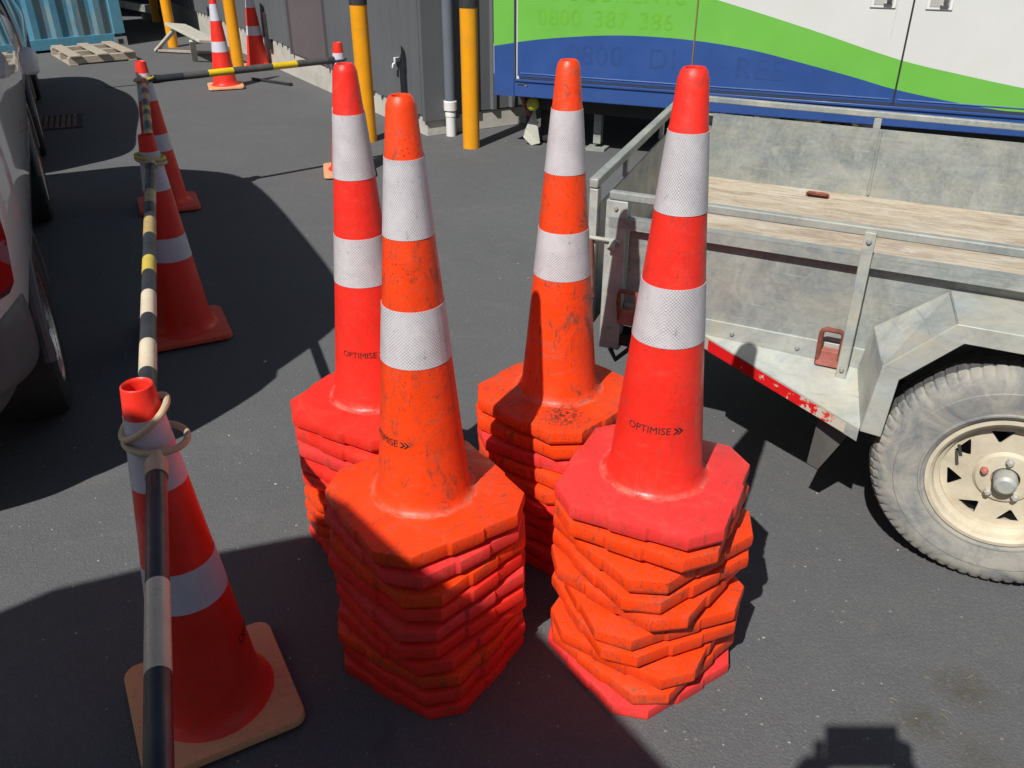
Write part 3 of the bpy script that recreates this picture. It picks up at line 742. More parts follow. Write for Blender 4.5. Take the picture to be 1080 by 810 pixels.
# ------------------------------------------------------------------ single cones with square bases
def row_r(z): return .126 - (z - .035) * (.126 - .031) / (.90 - .035)
def row_meshes():
    r0 = row_r(.035)
    prof = [(r0 + .026, .0332), (r0 + .012, .038), (r0 + .003, .052), (row_r(.08), .08)]
    prof += [(row_r(z), z) for z in (.25, .4, .55, .7, .85)] + [(row_r(.893), .893), (.0310, .899), (.0285, .901), (.0262, .899), (.0250, .893)]
    prof += [(row_r(z) - .0055, z, 0) for z in (.86, .6, .3, .05)]
    mb = MB(); mb.lathe(prof, 64); body = mb.mesh('cone_body', [M['row_red']], 40)
    bands = []
    for z0, z1 in ((.675, .835), (.372, .474)):
        mb = MB(); e = .0009
        mb.lathe([(row_r(z0) - .001, z0), (row_r(z0) + e, z0), (row_r(z1) + e, z1), (row_r(z1) - .001, z1)], 64)
        bands.append(mb.mesh('reflective_band', [M['clean_band']], 40, uv_cone))
    # rounded square slab with feet
    half = .185; rc = .035; pts = []
    for k in range(4):
        cx = (half - rc) * (1 if k in (0, 3) else -1); cy = (half - rc) * (1 if k in (0, 1) else -1)
        for i in range(7): a = R(90 * k + 15 * i); pts.append(Vector((cx + rc * math.cos(a), cy + rc * math.sin(a))))
    n = len(pts); v = []; f = []
    rings = []
    for sc, z in ((.955, .008), (1.0, .013), (1.0, .026), (.985, .0325), (.93, .0335)):
        rings.append(len(v)); v += [(p.x * sc, p.y * sc, z) for p in pts]
    rings.append(len(v)); v += [(math.cos(math.atan2(p.y, p.x)) * .150, math.sin(math.atan2(p.y, p.x)) * .150, .0345) for p in pts]
    rings.append(len(v)); v += [(math.cos(math.atan2(p.y, p.x)) * .118, math.sin(math.atan2(p.y, p.x)) * .118, .034) for p in pts]
    for a, b in zip(rings, rings[1:]): f += [(a + i, a + (i + 1) % n, b + (i + 1) % n, b + i) for i in range(n)]
    rings.append(len(v)); v += [(math.cos(math.atan2(p.y, p.x)) * .118, math.sin(math.atan2(p.y, p.x)) * .118, .008) for p in pts]
    a, b = rings[-2], rings[-1]; f += [(a + i, a + (i + 1) % n, b + (i + 1) % n, b + i) for i in range(n)]
    a, b = rings[-1], rings[0]; f += [(a + i, a + (i + 1) % n, b + (i + 1) % n, b + i) for i in range(n)]
    mb = MB(); mb.add(v, f)
    for x in (-1, 1):
        for y in (-1, 1): mb.box(x * .13 - .03, x * .13 + .03, y * .13 - .03, y * .13 + .03, 0, .0085)
    return body, bands, mb.mesh('cone_base', [M['row_base_tan']], 35)
RBODY, RBANDS, RBASE = row_meshes()
RBASE2 = variant(RBASE, M['row_base_red']); RBASE3 = variant(RBASE, M['row_base_tan'])
def row_cone(loc, rz, label, base, group='single cones with square bases', tilt=(0, 0)):
    t = thing('traffic_cone', label, 'traffic cone', loc, 0, group)
    t.rotation_euler = (R(tilt[0]), R(tilt[1]), R(rz))
    mesh_obj('body', RBODY, t); mesh_obj('base', base, t)
    for b in RBANDS: mesh_obj('reflective_band', b, t)
    return t
A = Vector((-.738, 1.462, 0)); B = Vector((-1.508, 3.565, 0)); C = Vector((-2.25, 5.46, 0)); Z0 = Vector((.03, -.64, 0))
ca = row_cone(A, 29, 'near cone with tan square base carrying the striped bars, lowest left', RBASE3)
print_mark(ca, .215, R(24 - 29), .032, rfun=row_r)
row_cone(B, 26, 'shaded cone with red square base, between the car and the stacks', RBASE2)
row_cone(C, 24, 'far cone at the corner where the two bars meet', RBASE2)
row_cone((-1.205, 6.28, 0), 12, 'cone by the grey wall, half hidden behind the rear left stack', RBASE3)
row_cone((-3.105, 9.66, 0), 20, 'far cone left of the bollard, near the white trestle', RBASE3)
row_cone((-3.10, 11.0, 0), 35, 'farthest cone, against the building wall right of the bollard', RBASE3)
row_cone(Z0, 25, 'cone behind the viewpoint carrying the near end of the bar', RBASE2)

# ------------------------------------------------------------------ striped bars between cones
def torus_pts(c, r, tilt_ax, tilt, n=40, sx=1.0):
    m = Matrix.Rotation(tilt, 3, tilt_ax); return [Vector(c) + m @ Vector((math.cos(6.2832 * k / n) * r * sx, math.sin(6.2832 * k / n) * r, 0)) for k in range(n)]
def bar(name, label, a, b, za, zb, segs, r, loop_r, tilts, mats, coll=None):
    """a, b: cone centres; the bar runs from ring to ring. segs: (t0, t1, material index)"""
    t = thing(name, label, 'barrier bar', (a.x, a.y, 0), 0, 'striped bars strung between the cones')
    d = (b - a); L = d.length; d.normalize(); side = Vector((-d.y, d.x, 0))
    def P(s_): return Vector((d.x * s_, d.y * s_, za + (zb - za) * s_ / L))
    mb = MB()
    for s0, s1, mi in segs:
        rr = r * (1.02 if mi else 1.0)
        mb.tube([P(s0), P(s1)], rr, 20, mi)
    tb = mb.build('tube', mats, t)
    for end, s_, s_in, til in ((0, 0.0, segs[0][0], tilts[0]), (1, L, segs[-1][1], tilts[1])):
        mb = MB(); c = P(s_) + Vector((0, 0, .025 if (end == 0 and tilts[0] < -20) else 0)); sg = 1 if end == 0 else -1
        ax = d
        mb.tube(torus_pts(c, loop_r, ax, R(til), sx=1.0), .0072, 10, closed=True)
        base = c + d * sg * (loop_r + .002)
        mb.tube([base, P(s_in + sg * .012)], .0, 14, rs=[.0115, r * 1.13]); mb.tube([P(s_in - sg * .03), P(s_in + sg * .022)], r * 1.14, 16)
        mb.build('end_loop', coll or M['cream'], t)
    return t
def bar_dir(a, b): return (b - a).normalized()
L0 = (Z0 - A).length
A1 = A + Vector((.014, 0, 0)); Z1 = Z0 + Vector((.018, 0, 0))
bar('barrier_bar', 'black and cream striped bar running from the near cone towards the viewer', A1, Z1, .775, .775,
    [(.125, .46, 0), (.46, .655, 1), (.655, 1.05, 0), (1.05, 1.22, 1), (1.22, L0 - .11, 0)], .0188, .060, (-6, 0), [M['bar_black'], M['cream_tape']])
L1 = (B - A).length
bar('barrier_bar', 'black and gold striped bar between the near cone and the shaded cone', A, B, .800, .795,
    [(.09, .245, 0), (.245, .40, 1), (.40, .56, 0), (.56, .72, 1), (.72, .88, 0), (.88, 1.00, 2), (1.00, 1.22, 0), (1.22, 1.39, 3), (1.39, 1.57, 0), (1.57, 1.73, 3), (1.73, L1 - .10, 0)],
    .0195, .058, (-33, 12), [M['bar_black'], M['cream_tape'], M['yellow_ring'], M['gold_tape']])
bar('barrier_bar', 'far striped bar between the shaded cone and the corner cone', B, C, .810, .80,
    [(.10, .30, 0), (.30, .46, 3), (.46, .66, 0), (.66, .82, 3), (.82, .95, 0), (.95, 1.06, 2), (1.06, 1.25, 0), (1.25, 1.42, 3), (1.42, 1.6, 0), (1.6, 1.75, 3), (1.75, 1.93, 0)],
    .020, .056, (10, -8), [M['bar_black'], M['cream_tape'], M['yellow_ring'], M['gold_tape']], M['yellow_ring'])
G = Vector((-1.205, 6.28, 0))
LG = (G - C).length
bar('barrier_bar', 'grey and yellow striped bar crossing from the corner cone to the wall cone', C, G, .79, .79,
    [(.07, .24, 0), (.24, .40, 1), (.40, .565, 2), (.565, .835, 1), (.835, 1.01, 2), (1.01, LG - .07, 1)],
    .022, .050, (0, 0), [M['bar_black'], M['bar_grey'], M['yellow_tape']], M['bar_black'])

# ------------------------------------------------------------------ box trailer
def wheel_meshes(Ro, w, rr):
    """returns tyre, rim meshes; axis along y, outer face at y = 0 towards -y"""
    rot = Matrix.Rotation(R(90), 4, 'X')
    n = 350
    prof = [(rr - .004, .012), (rr + .006, .003), (rr + .012, .000), (rr + .014, -.0035), (rr + .019, -.0035), (rr + .021, -.001), (rr + .045, -.004), (Ro - .080, -.007), (Ro - .072, -.007), (Ro - .070, -.004), (Ro - .066, -.004), (Ro - .050, -.002), (Ro - .034, .003), (Ro - .017, .013), (Ro - .006, .034),
            (Ro, .06), (Ro - .006, .062), (Ro - .006, .070), (Ro + .001, .072), (Ro + .001, w / 2 - .004), (Ro - .006, w / 2 - .003), (Ro - .006, w / 2 + .003), (Ro + .001, w / 2 + .004), (Ro, w - .036), (Ro - .024, w - .008), (Ro - .075, w + .005), (rr, w - .012)]
    v = []; f = []
    for i, (r, z) in enumerate(prof):
        for k in range(n):
            a = 2 * math.pi * k / n; q = r; zz = z
            if 12 <= i <= 15 and k % 5 == 0: q = r - (.001 if i < 13 else .004); zz = z + (.0015 if i < 14 else 0)
            v.append((q * math.cos(a), q * math.sin(a), -zz))
    for i in range(len(prof) - 1):
        for k in range(n): l = (k + 1) % n; f.append((i * n + k, i * n + l, (i + 1) * n + l, (i + 1) * n + k))
    mb = MB(); mb.add(v, f, 0, rot); mb.m = [1 if 14 <= (i // n) <= 24 else 0 for i in range(len(f))]
    tyre = mb.mesh('tyre', [M['tyre_dusty'], M['tread']], 28)
    mb = MB(); mb.lathe([(rr - .006, -.004), (rr + .002, -.001), (rr + .002, .003), (rr - .008, .004), (rr - .016, -.004), (rr - .020, -.022), (rr - .034, -.030), (rr - .036, -.058), (rr - .020, -.120), (rr - .0, -w + .01)], 96, 0, rot)
    mb.lathe([(.036, -.060), (.036, -.030), (.050, -.029), (.072, -.033), (.080, -.042)], 64, 0, rot)
    # disc with eight three-cornered openings
    circ = lambda r, n_=96: [(r * math.cos(2 * math.pi * k / n_), r * math.sin(2 * math.pi * k / n_)) for k in range(n_)]
    spl = [circ(rr - .035)]
    for k in range(8):
        a = 2 * math.pi * (k + .35) / 8
        rin, rout = .102, .148
        da, db = .20, -.22
        tri = [(rin + .002, a + .10), (rout, a + da), (rout - .004, a + db)]
        P = [Vector((r * math.cos(g), r * math.sin(g))) for r, g in tri]; pts = []
        for i in range(3):
            p0, p1, p2 = P[i - 1], P[i], P[(i + 1) % 3]
            e0 = (p0 - p1).normalized() * .006; e1 = (p2 - p1).normalized() * .006
            pts += [tuple(p1 + e0), tuple(p1 + (e0 + e1) * .28), tuple(p1 + e1)]
        spl.append(pts)
    spl.append(circ(.038, 48))
    me = curve_fill(spl, .003)
    add_mesh(mb, me, rot @ Matrix.Translation((0, 0, -.046)), 0, None)
    rim = mb.mesh('rim', [M['cream_rim']], 30)
    return tyre, rim

def build_trailer():
    t = thing('box_trailer', 'weathered galvanised box trailer with plywood deck and cream wheel', 'trailer', (.318, 2.606, 0), R(-26.8))
    g = M['galv']; L = 2.46; W = 1.57; zf = .585; zt = .955
    def side(sign, y, name, mat):
        """side at local y, outward = sign*-y"""
        o = -sign
        mb = MB(); ya, yb = sorted((y, y - o * .004)); mb.box(.02, L, ya, yb, zf - .005, .872)
        mb.build(name, mat, t)
    # near side
    mb = MB(); mb.box(.06, L, -.002, .003, .560, .872); mb.build('side_panel', g, t)
    mb = MB(); mb.box(.06, L, W - .003, W + .002, .560, .885); mb.build('side_panel', M['galv_far'], t)
    mb = MB(); mb.box(L - .003, L + .002, .004, W - .004, .560, .885); mb.build('front_panel', M['galv_far'], t)
    # pressed seams on the far panel
    for x in (.79, 1.9):
        mb = MB(); mb.tube([(x, W - .004, .60), (x, W - .004, .88)], .007, 8); mb.build('panel_seam', M['galv_far'], t)
    # flange (second rail): folded channel
    for y0, y1 in ((-.034, .0025), (W - .0025, W + .034)):
        mb = MB(); mb.box(.0, L, y0, y1, .873, .876); 
        ye = (y0, y0 + .003) if y0 < 0 else (y1 - .003, y1)
        mb.box(.0, L, ye[0], ye[1], .842, .8725); mb.build('flange', g, t)
    # top rails
    for y in (-.030, W + .006):
        mb = MB(); mb.box(-.005, L, y, y + .026, .929, .955); mb.build('top_rail', g, t, bevel=.004)
    mb = MB(); mb.box(L + .003, L + .028, -.003, W + .005, .929, .955); mb.build('top_rail', g, t, bevel=.004)
    # posts: near side leaning channel, far side short
    for x in (.745, 1.75):
        mb = MB(); mb.box(x, x + .030, -.058, -.036, .50, .950); mb.build('post', M['galv_dusty'], t, bevel=.003)
        mb = MB(); mb.box(x + .01, x + .04, W + .008, W + .030, .560, .9285); mb.build('post', g, t, bevel=.003)
    for y in (-.033, W - .01):
        mb = MB(); mb.box(-.012, .058 if y < 0 else .018, y, y + .045, .42, .928) ; mb.build('corner_post', M['galv_dusty'], t, bevel=.003)
    # bottom flange strip under the near panel
    mb = MB(); mb.box(.06, L, -.010, -.0025, .515, .585); mb.build('sill_strip', M['galv_dusty'], t, bevel=.002)
    mb = MB(); mb.box(.17, .30, -.016, -.0105, .54, .565) ; mb.build('tie_rail', M['galv_dusty'], t)
    for x, y, z in ((.022, -.034, .905), (.022, -.034, .50), (.760, -.059, .925), (.760, -.059, .53), (.13, -.011, .55), (.42, -.011, .553), (.62, -.011, .55)):
        mb = MB(); mb.lathe([(.0, .006), (.006, .006), (.0075, .004), (.0075, .0)], 6, 0, Matrix.Translation((x, y, z)) @ Matrix.Rotation(R(90), 4, 'X')); mb.build('bolt', M['rust'] if x in (.13,) else M['galv'], t)
    # deck
    mb = MB(); mb.box(.01, L - .004, .012, .72, .574, .592); mb.box(.01, L - .004, .724, W - .004, .574, .592); mb.build('deck', M['plywood'], t)
    mb = MB(); mb.beam((.53, 1.47, .598), (.63, 1.47, .598), .035, .010); mb.tube([(.54, 1.45, .604), (.54, 1.43, .618), (.62, 1.43, .618), (.62, 1.45, .604)], .006, 8); mb.build('deck_ring', M['rust'], t)
    # subframe
    mb = MB()
    for y in (.10, W - .16): mb.box(.02, L, y, y + .06, .47, .573)
    for x in (.02, .6, 1.6, 2.38): mb.box(x, x + .05, .161, W - .161, .49, .573)
    mb.build('chassis', M['chassis'], t)
    # tailgate: lattice at the rear end, hinged at the bottom
    mb = MB(); mb.box(-.050, -.044, .0, W - .01, .49, .90); mb.build('tailgate', M['galv'], t)
    for ya, yb in ((-.026, .012), (W - .02, W + .02)):
        mb = MB(); mb.box(-.072, -.0445, ya, yb, .49, .953); mb.build('tailgate_post', M['galv_dusty'], t, bevel=.003)
    mb = MB(); mb.box(-.075, -.045, -.026, W + .02, .955, .985); mb.build('tailgate_rail', g, t, bevel=.004)
    for y in (.36, .95):
        mb = MB(); mb.box(-.066, -.051, y, y + .025, .89, .954); mb.build('tailgate_strut', g, t)
    mb = MB(); mb.tube([(-.060, -.034, .800), (-.055, -.040, .78), (-.045, -.040, .62), (-.04, -.038, .60)], .008, 8)
    mb.build('latch_pin', M['rust'], t)
    mb = MB(); mb.tube([(-.07, -.037, .80), (.045, -.037, .80)], .007, 8); mb.tube([(.02, -.036, .80), (.02, -.06, .78)], .011, 8); mb.build('latch_bar', M['galv_dusty'], t)
    # near fender: faceted arch, outward to y=-0.21
    def fender(y0, y1, name):
        prof = [(.850, .425), (.868, .635), (1.016, .792), (1.455, .792), (1.600, .635), (1.618, .425)]
        mb = MB(); n = len(prof)
        inn = [(.790, .44), (.820, .662), (.990, .806), (1.475, .806), (1.645, .655), (1.675, .44)]
        v = [(x, y0, z) for x, z in (prof if y0 < 0 else inn)] + [(x, y1, z) for x, z in (inn if y0 < 0 else prof)]
        mb.add(v, [(i, i + 1, n + i + 1, n + i) for i in range(n - 1)])
        # outer lip hanging down
        cx, cz = 1.235, .40
        inner = []
        for x, z in prof:
            dx, dz = x - cx, z - cz; l = math.hypot(dx, dz)
            inner.append((x - dx / l * .055, z - dz / l * .055))
        yo = y0 if y0 < 0 else y1
        v = [(x, yo, z) for x, z in prof] + [(x, yo, z) for x, z in inner]
        mb.add(v, [(i, i + 1, n + i + 1, n + i) for i in range(n - 1)])
        o = mb.build(name, M['galv_dusty'], t, smooth=0)
        bmm = bmesh.new(); bmm.from_mesh(o.data); bmesh.ops.remove_doubles(bmm, verts=bmm.verts, dist=.0005); bmesh.ops.recalc_face_normals(bmm, faces=bmm.faces); bmm.to_mesh(o.data); bmm.free()
        s_ = o.modifiers.new('thickness', 'SOLIDIFY'); s_.thickness = .004; s_.offset = 0
        b_ = o.modifiers.new('bevel', 'BEVEL'); b_.width = .002; b_.segments = 1
        return o
    fender(-.205, -.011, 'fender'); fender(W + .011, W + .205, 'fender')
    # weld beads along the folds of the fender
    for (x, z) in ((.868, .635), (1.016, .792), (1.455, .792)):
        mb = MB(); mb.tube([(x - (.029 if x < 1.2 else -.022) * f_, -.203 + .185 * f_, z + .003 + (.012 if z > .7 else .024) * f_ + rnd.uniform(-.0012, .0012)) for f_ in [i / 30 for i in range(31)]], .0028, 6)
        mb.build('weld_bead', M['galv'], t)
    # sloping triangular step plate with taped edge
    mb = MB()
    P0, P1, P2 = (.33, -.012, .532), (.846, -.012, .520), (.846, -.205, .432)
    mb.add([P0, P1, P2, (P0[0], P0[1], P0[2] - .004), (P1[0], P1[1], P1[2] - .004), (P2[0], P2[1], P2[2] - .004)], [(0, 1, 2), (5, 4, 3), (0, 3, 4, 1), (1, 4, 5, 2)])
    dx = .004
    mb.add([(P0[0], P0[1] - dx, P0[2]), (P2[0], P2[1] - dx, P2[2]), (P2[0], P2[1] - dx, P2[2] - .040), (P0[0] + .01, P0[1] - dx, P0[2] - .046), P0, P2, (P2[0], P2[1], P2[2] - .040), (P0[0] + .01, P0[1], P0[2] - .046)],
           [(0, 1, 2, 3), (4, 7, 6, 5), (0, 4, 5, 1), (3, 2, 6, 7)])
    mb.build('step_plate', M['galv_dusty'], t, smooth=0)
    mb = MB(); e = .0062
    def Q(f_, h): return (P0[0] + (P2[0] - P0[0]) * f_ - .002, P0[1] + (P2[1] - P0[1]) * f_ - e, P0[2] + (P2[2] - P0[2]) * f_ - h)
    mb.add([Q(.05, .003), Q(.93, .003), Q(.93, .036), Q(.05, .042)], [(0, 1, 2, 3)]); mb.build('reflective_tape', M['red_tape'], t, smooth=0)
    # tie-down hooks
    for x in (.055, .715 - .03):
        mb = MB(); w = .062; y = -.050
        pts = [(x, y + .022, .520), (x, y, .60)]
        pts += [(x + .012 - .012 * math.cos(a), y, .632 + .012 * math.sin(a)) for a in (0, .8, 1.57)]
        pts += [(x + w - .012 + .012 * math.sin(a), y, .632 + .012 * math.cos(a)) for a in (0, .8, 1.57)]
        pts += [(x + w, y, .60), (x + w, y + .022, .520)]
        mb.tube(pts, .0075, 10); mb.build('tie_hook', M['rust'], t)
        mb = MB(); mb.box(x - .004, x + w + .004, -.040, -.0115, .520, .572); mb.build('hook_plate', M['rust_pink'], t, bevel=.003)
    # mudflap bracket and rear lamp bracket
    mb = MB(); mb.add([(.726, -.10, .372), (.832, -.10, .400), (.832, -.104, .375), (.756, -.12, .212), (.720, -.115, .222)], [(0, 1, 2, 3, 4)])
    o = mb.build('mudflap', M['bar_grey'], t, smooth=0); s_ = o.modifiers.new('thickness', 'SOLIDIFY'); s_.thickness = .005
    mb = MB(); mb.beam((.83, -.10, .39), (.83, .10, .50), .03, .02); mb.box(.735, .845, .02, .10, .36, .46); mb.build('mudflap_bracket', M['chassis'], t)
    mb = MB(); mb.tube([(.03, -.03, .42), (.06, -.06, .40), (.10, -.04, .44), (.09, -.01, .47)], .009, 8); mb.box(.0, .10, -.03, .05, .44, .475); mb.build('lamp_bracket', M['chassis'], t)
    # axle and wheels
    Rw = .350; zc = .350; xc = 1.235
    mb = MB(); mb.tube([(xc, -.03, zc), (xc, W + .03, zc)], .026, 14); mb.box(xc - .3, xc + .3, .12, .165, .41, .45); mb.build('axle', M['chassis'], t)
    tyre, rim = wheel_meshes(Rw, .172, .196)
    for k, (y, rz) in enumerate(((-.185, 0), (W + .185, 180))):
        w_ = MB(); rot = Matrix.Rotation(R(90), 4, 'X')
        w_.lathe([(.0, .012), (.020, .011), (.028, .004), (.030, -.010), (.030, -.045), (.038, -.050), (.040, -.12)], 40, 0, rot)
        w_.lathe([(.031, -.047), (.043, -.044), (.046, -.052)], 40, 1, rot)
        hub = w_.build('hub_cap', [M['galv_dusty'], simple('orange_rust', (.36, .17, .06), .8, var=.4, scale=40)], t); hub.location = (xc, y, zc); hub.rotation_euler = (0, 0, R(rz))
        ty = mesh_obj('tyre', tyre, t); ty.location = hub.location; ty.rotation_euler = hub.rotation_euler
        ri = mesh_obj('rim', rim, t); ri.location = hub.location; ri.rotation_euler = hub.rotation_euler
        for j in range(5):
            a = R(72 * j + 20); nb = MB(); px, pz = .057 * math.cos(a), .057 * math.sin(a)
            nb.lathe([(.0, -.014), (.006, -.014), (.0095, -.018), (.0105, -.022), (.0105, -.036)], 6, 0, Matrix.Translation((px, 0, pz)) @ rot)
            nb.lathe([(.013, -.033), (.013, -.037)], 16, 0, Matrix.Translation((px, 0, pz)) @ rot, caps=True)
            no = nb.build('wheel_nut', M['rust_pink'] if j == 2 else M['galv_dusty'], ri)
        nb = MB(); a = R(148); px, pz = .158 * math.cos(a), .158 * math.sin(a)
        nb.tube([(px, .012, pz), (px + .006, -.006, pz - .010), (px + .010, -.010, pz - .020)], .0045, 8); nb.build('valve', M['rubber'], ri)
    # drawbar beyond the frame
    mb = MB(); mb.beam((L - .1, .25, .50), (L + 1.1, W / 2, .50), .06, .08); mb.beam((L - .1, W - .25, .50), (L + 1.1, W / 2, .50), .06, .08); mb.build('drawbar', M['galv'], t)
    mb = MB(); mb.box(L + 1.0, L + 1.25, W / 2 - .04, W / 2 + .04, .47, .55); mb.tube([(L + .9, W / 2, 0.03), (L + .9, W / 2, .70)], .02, 10); mb.tube([(L + .9, W / 2 - .03, .05), (L + .9, W / 2 + .03, .05)], .05, 14); mb.build('jockey_wheel', M['galv'], t)
build_trailer()
def square_up_trailer():
    # the load bed is slightly out of square: the far side sits back towards the tail
    t = bpy.data.objects['box_trailer']; seen = set()
    for o in t.children:
        if o.location.length > 0:
            if o.location.y > 1: o.location.x -= .105 * o.location.y
            continue
        if o.data.name in seen: continue
        seen.add(o.data.name)
        for v_ in o.data.vertices: v_.co.x -= .105 * max(0, v_.co.y)
square_up_trailer()

# ------------------------------------------------------------------ green, blue and white box truck body
def catmull(pts, x):
    for i in range(len(pts) - 1):
        if pts[i][0] <= x <= pts[i + 1][0]:
            p0 = pts[max(i - 1, 0)]; p1 = pts[i]; p2 = pts[i + 1]; p3 = pts[min(i + 2, len(pts) - 1)]
            u = (x - p1[0]) / (p2[0] - p1[0]); m1 = (p2[1] - p0[1]) / (p2[0] - p0[0]) * (p2[0] - p1[0]); m2 = (p3[1] - p1[1]) / (p3[0] - p1[0]) * (p2[0] - p1[0])
            return (2 * u**3 - 3 * u**2 + 1) * p1[1] + (u**3 - 2 * u**2 + u) * m1 + (-2 * u**3 + 3 * u**2) * p2[1] + (u**3 - u**2) * m2
    return pts[0][1] if x < pts[0][0] else pts[-1][1]
BGc = [(-.16, .780), (.155, .836), (.457, .873), (.748, .898), (1.03, .906), (1.385, .895), (1.778, .855), (2.143, .787), (2.492, .716), (2.721, .664), (3.057, .612), (3.334, .580), (3.6, .556), (4.4, .50)]
GWc = [(-.16, 1.62), (.6, 1.40), (1.0, 1.29), (1.476, 1.172), (1.869, 1.075), (2.221, .984), (2.572, .887), (2.815, .828), (3.118, .776), (3.498, .717), (4.4, .60)]
def build_truck():
    t = thing('box_body_trailer', 'large white box body with green swoosh over blue band, faded phone number', 'box trailer', (0, 6.95, 0), R(-22.5))
    zb = .42; zt = 2.75; L = 4.25; D = 2.1
    mb = MB(); mb.box(-.13, L, .03, D, zb + .01, zt); mb.build('body', M['white_panel'], t)
    def panel(x0, x1, z0, z1, name, y=0.0):
        mb = MB(); n = max(2, int((x1 - x0) / .06)); xs = [x0 + (x1 - x0) * i / n for i in range(n + 1)]
        cl = lambda z: min(max(z, z0), z1)
        lv = [[z0] * (n + 1), [cl(catmull(BGc, x)) for x in xs], [cl(catmull(GWc, x)) for x in xs], [z1] * (n + 1)]
        v = []
        for row in lv: v += [(x, y, z) for x, z in zip(xs, row)]
        for r_ in range(3):
            for i in range(n):
                a = r_ * (n + 1) + i; q = [a, a + 1, a + n + 2, a + n + 1]
                if abs(v[a][2] - v[a + n + 1][2]) + abs(v[a + 1][2] - v[a + n + 2][2]) < 1e-6: continue
                mb.f.append(q); mb.m.append(r_)
        mb.v = [Vector(p) for p in v]
        # returns at the edges
        k = len(mb.v)
        for (p, q) in (((x0, z0), (x0, z1)), ((x1, z0), (x1, z1)), ((x0, z0), (x1, z0)), ((x0, z1), (x1, z1))):
            mb.add([(p[0], y, p[1]), (q[0], y, q[1]), (q[0], y + .028, q[1]), (p[0], y + .028, p[1])], [(0, 1, 2, 3)], 0 if p[1] == z0 and q[1] == z0 else (0 if False else 2 if p[1] == z1 and q[1] == z1 else 0))
        return mb.build(name, [M['blue'], M['green'], M['white_panel']], t, smooth=0)
    panel(-.145, .020, zb, zt, 'corner_panel', -.012)
    p1 = panel(.045, 1.383, .572, zt - .1, 'side_panel'); d2 = panel(1.393, 2.750, .572, zt - .1, 'door'); d3 = panel(2.762, 4.10, .572, zt - .1, 'door')
    panel(4.12, L, zb, zt, 'corner_panel', -.012)
    mb = MB(); mb.box(.021, 4.119, -.010, .028, zb, .548); mb.build('sill', M['blue'], t, bevel=.006)
    mb = MB(); mb.box(.03, 4.10, -.022, -.0105, .535, .553); mb.build('sill_trim', M['blue'], t, bevel=.003)
    mb = MB()
    for x0, x1 in ((.07, 1.36), (1.41, 2.73), (2.78, 4.08)): mb.box(x0, x1, -.006, -.001, .592, .599)
    mb.build('panel_moulding', simple('pale_blue_edge', (.10, .17, .40), .4), t, bevel=.001)
    mb = MB(); mb.box(1.384, 1.392, -.002, .02, .56, zt - .1); mb.build('gold_seal', simple('brown_seal', (.22, .14, .05), .6), t)
    mb = MB(); mb.box(.021, 4.119, -.010, .028, zt - .098, zt); mb.build('top_rail', M['white_panel'], t, bevel=.006)
    # dark strip set in the door gap as its shade, with beading beside
    mb = MB(); mb.box(2.7515, 2.7605, -.001, .02, .56, zt - .1); mb.box(1.3925, 1.3945, -.002, .02, .56, zt - .1); mb.build('door_gap', M['rubber'], t)
    for x in (2.66,):
        mb = MB(); mb.box(x, x + .004, -.003, -.0005, .98, zt - .14); mb.build('door_beading', simple('faint_beading', (.56, .57, .55), .4), t)
    # recessed paddle handles
    for x, dr in ((2.50, d2), (2.83, d3)):
        h = MB(); h.box(x, x + .155, -.010, -.001, 1.150, 1.33); ho = h.build('door_handle', M['white_plastic'], dr, bevel=.008, seg=3)
        h = MB(); h.box(x + .02, x + .135, -.0125, -.0105, 1.168, 1.31); h.build('recess', simple('recess_grey', (.42, .41, .38), .4), ho)
        h = MB(); h.box(x + .095, x + .125, -.026, -.013, 1.170, 1.30); h.box(x + .08, x + .13, -.022, -.013, 1.166, 1.182); h.build('lever', M['chrome'], ho, bevel=.002)
    # small silver hinge bolts on the sill
    mb = MB(); mb.box(.045, .10, -.016, -.0105, .512, .520); mb.lathe([(.0, .0), (.011, .0), (.011, .008)], 14, 0, Matrix.Translation((.125, -.0105, .515)) @ Matrix.Rotation(R(90), 4, 'X'))
    for x, z in ((-.12, .44), (-.09, .46), (-.04, .47), (-.13, .70)): mb.lathe([(.0, .003), (.006, .002), (.006, .0)], 10, 0, Matrix.Translation((x, -.0125, z)) @ Matrix.Rotation(R(90), 4, 'X'))
    mb.build('bolt_plate', M['chrome'], t)
    for i in range(28):
        mb = MB(); mb.lathe([(.0, .0025), (.004, .002), (.005, .0)], 10, 0, Matrix.Translation((.20 + i * .14, -.0102, .436)) @ Matrix.Rotation(R(90), 4, 'X')); mb.build('rivet', M['blue'], t)
    mb = MB(); mb.box(-.150, -.146, -.006, .03, .58, .80); mb.build('edge_marker', M['white_plastic'], t)
    # faded lettering on the vinyl
    def letters(body, size, x, z, mat, sp=1.0, parent=p1, sy=1.0):
        me = text_mesh(body, size, 0, sp); mb = MB(); rot = Matrix.Translation((x, -.0012, z)) @ Matrix.Rotation(R(90), 4, 'X') @ Matrix.Scale(sy, 4, (0, 1, 0))
        add_mesh(mb, me, rot); return mb.build('faded_lettering', mat, parent, smooth=0)
    letters('DOCUMENTS', .155, .80, 1.122, M['green_ghost'], 1.1)
    for w_, x_ in (('0800', .375), ('387', .770), ('386', 1.105)): letters(w_, .158, x_, .952, M['green_ghost'], 1.12)
    for w_, x_ in (('0800', .66), ('DI', 1.17)): letters(w_, .20, x_, .690, M['blue_ghost'], 1.12)
    letters('REE', .20, 1.86, .665, M['blue_ghost'], 1.12, d2)
    # running gear under the body
    mb = MB(); mb.box(.05, 4.1, .15, .27, .30, .42); mb.box(.05, 4.1, D - .27, D - .15, .30, .42)
    for x in (.1, 1.2, 2.4, 3.8): mb.box(x, x + .08, .271, D - .271, .32, .415)
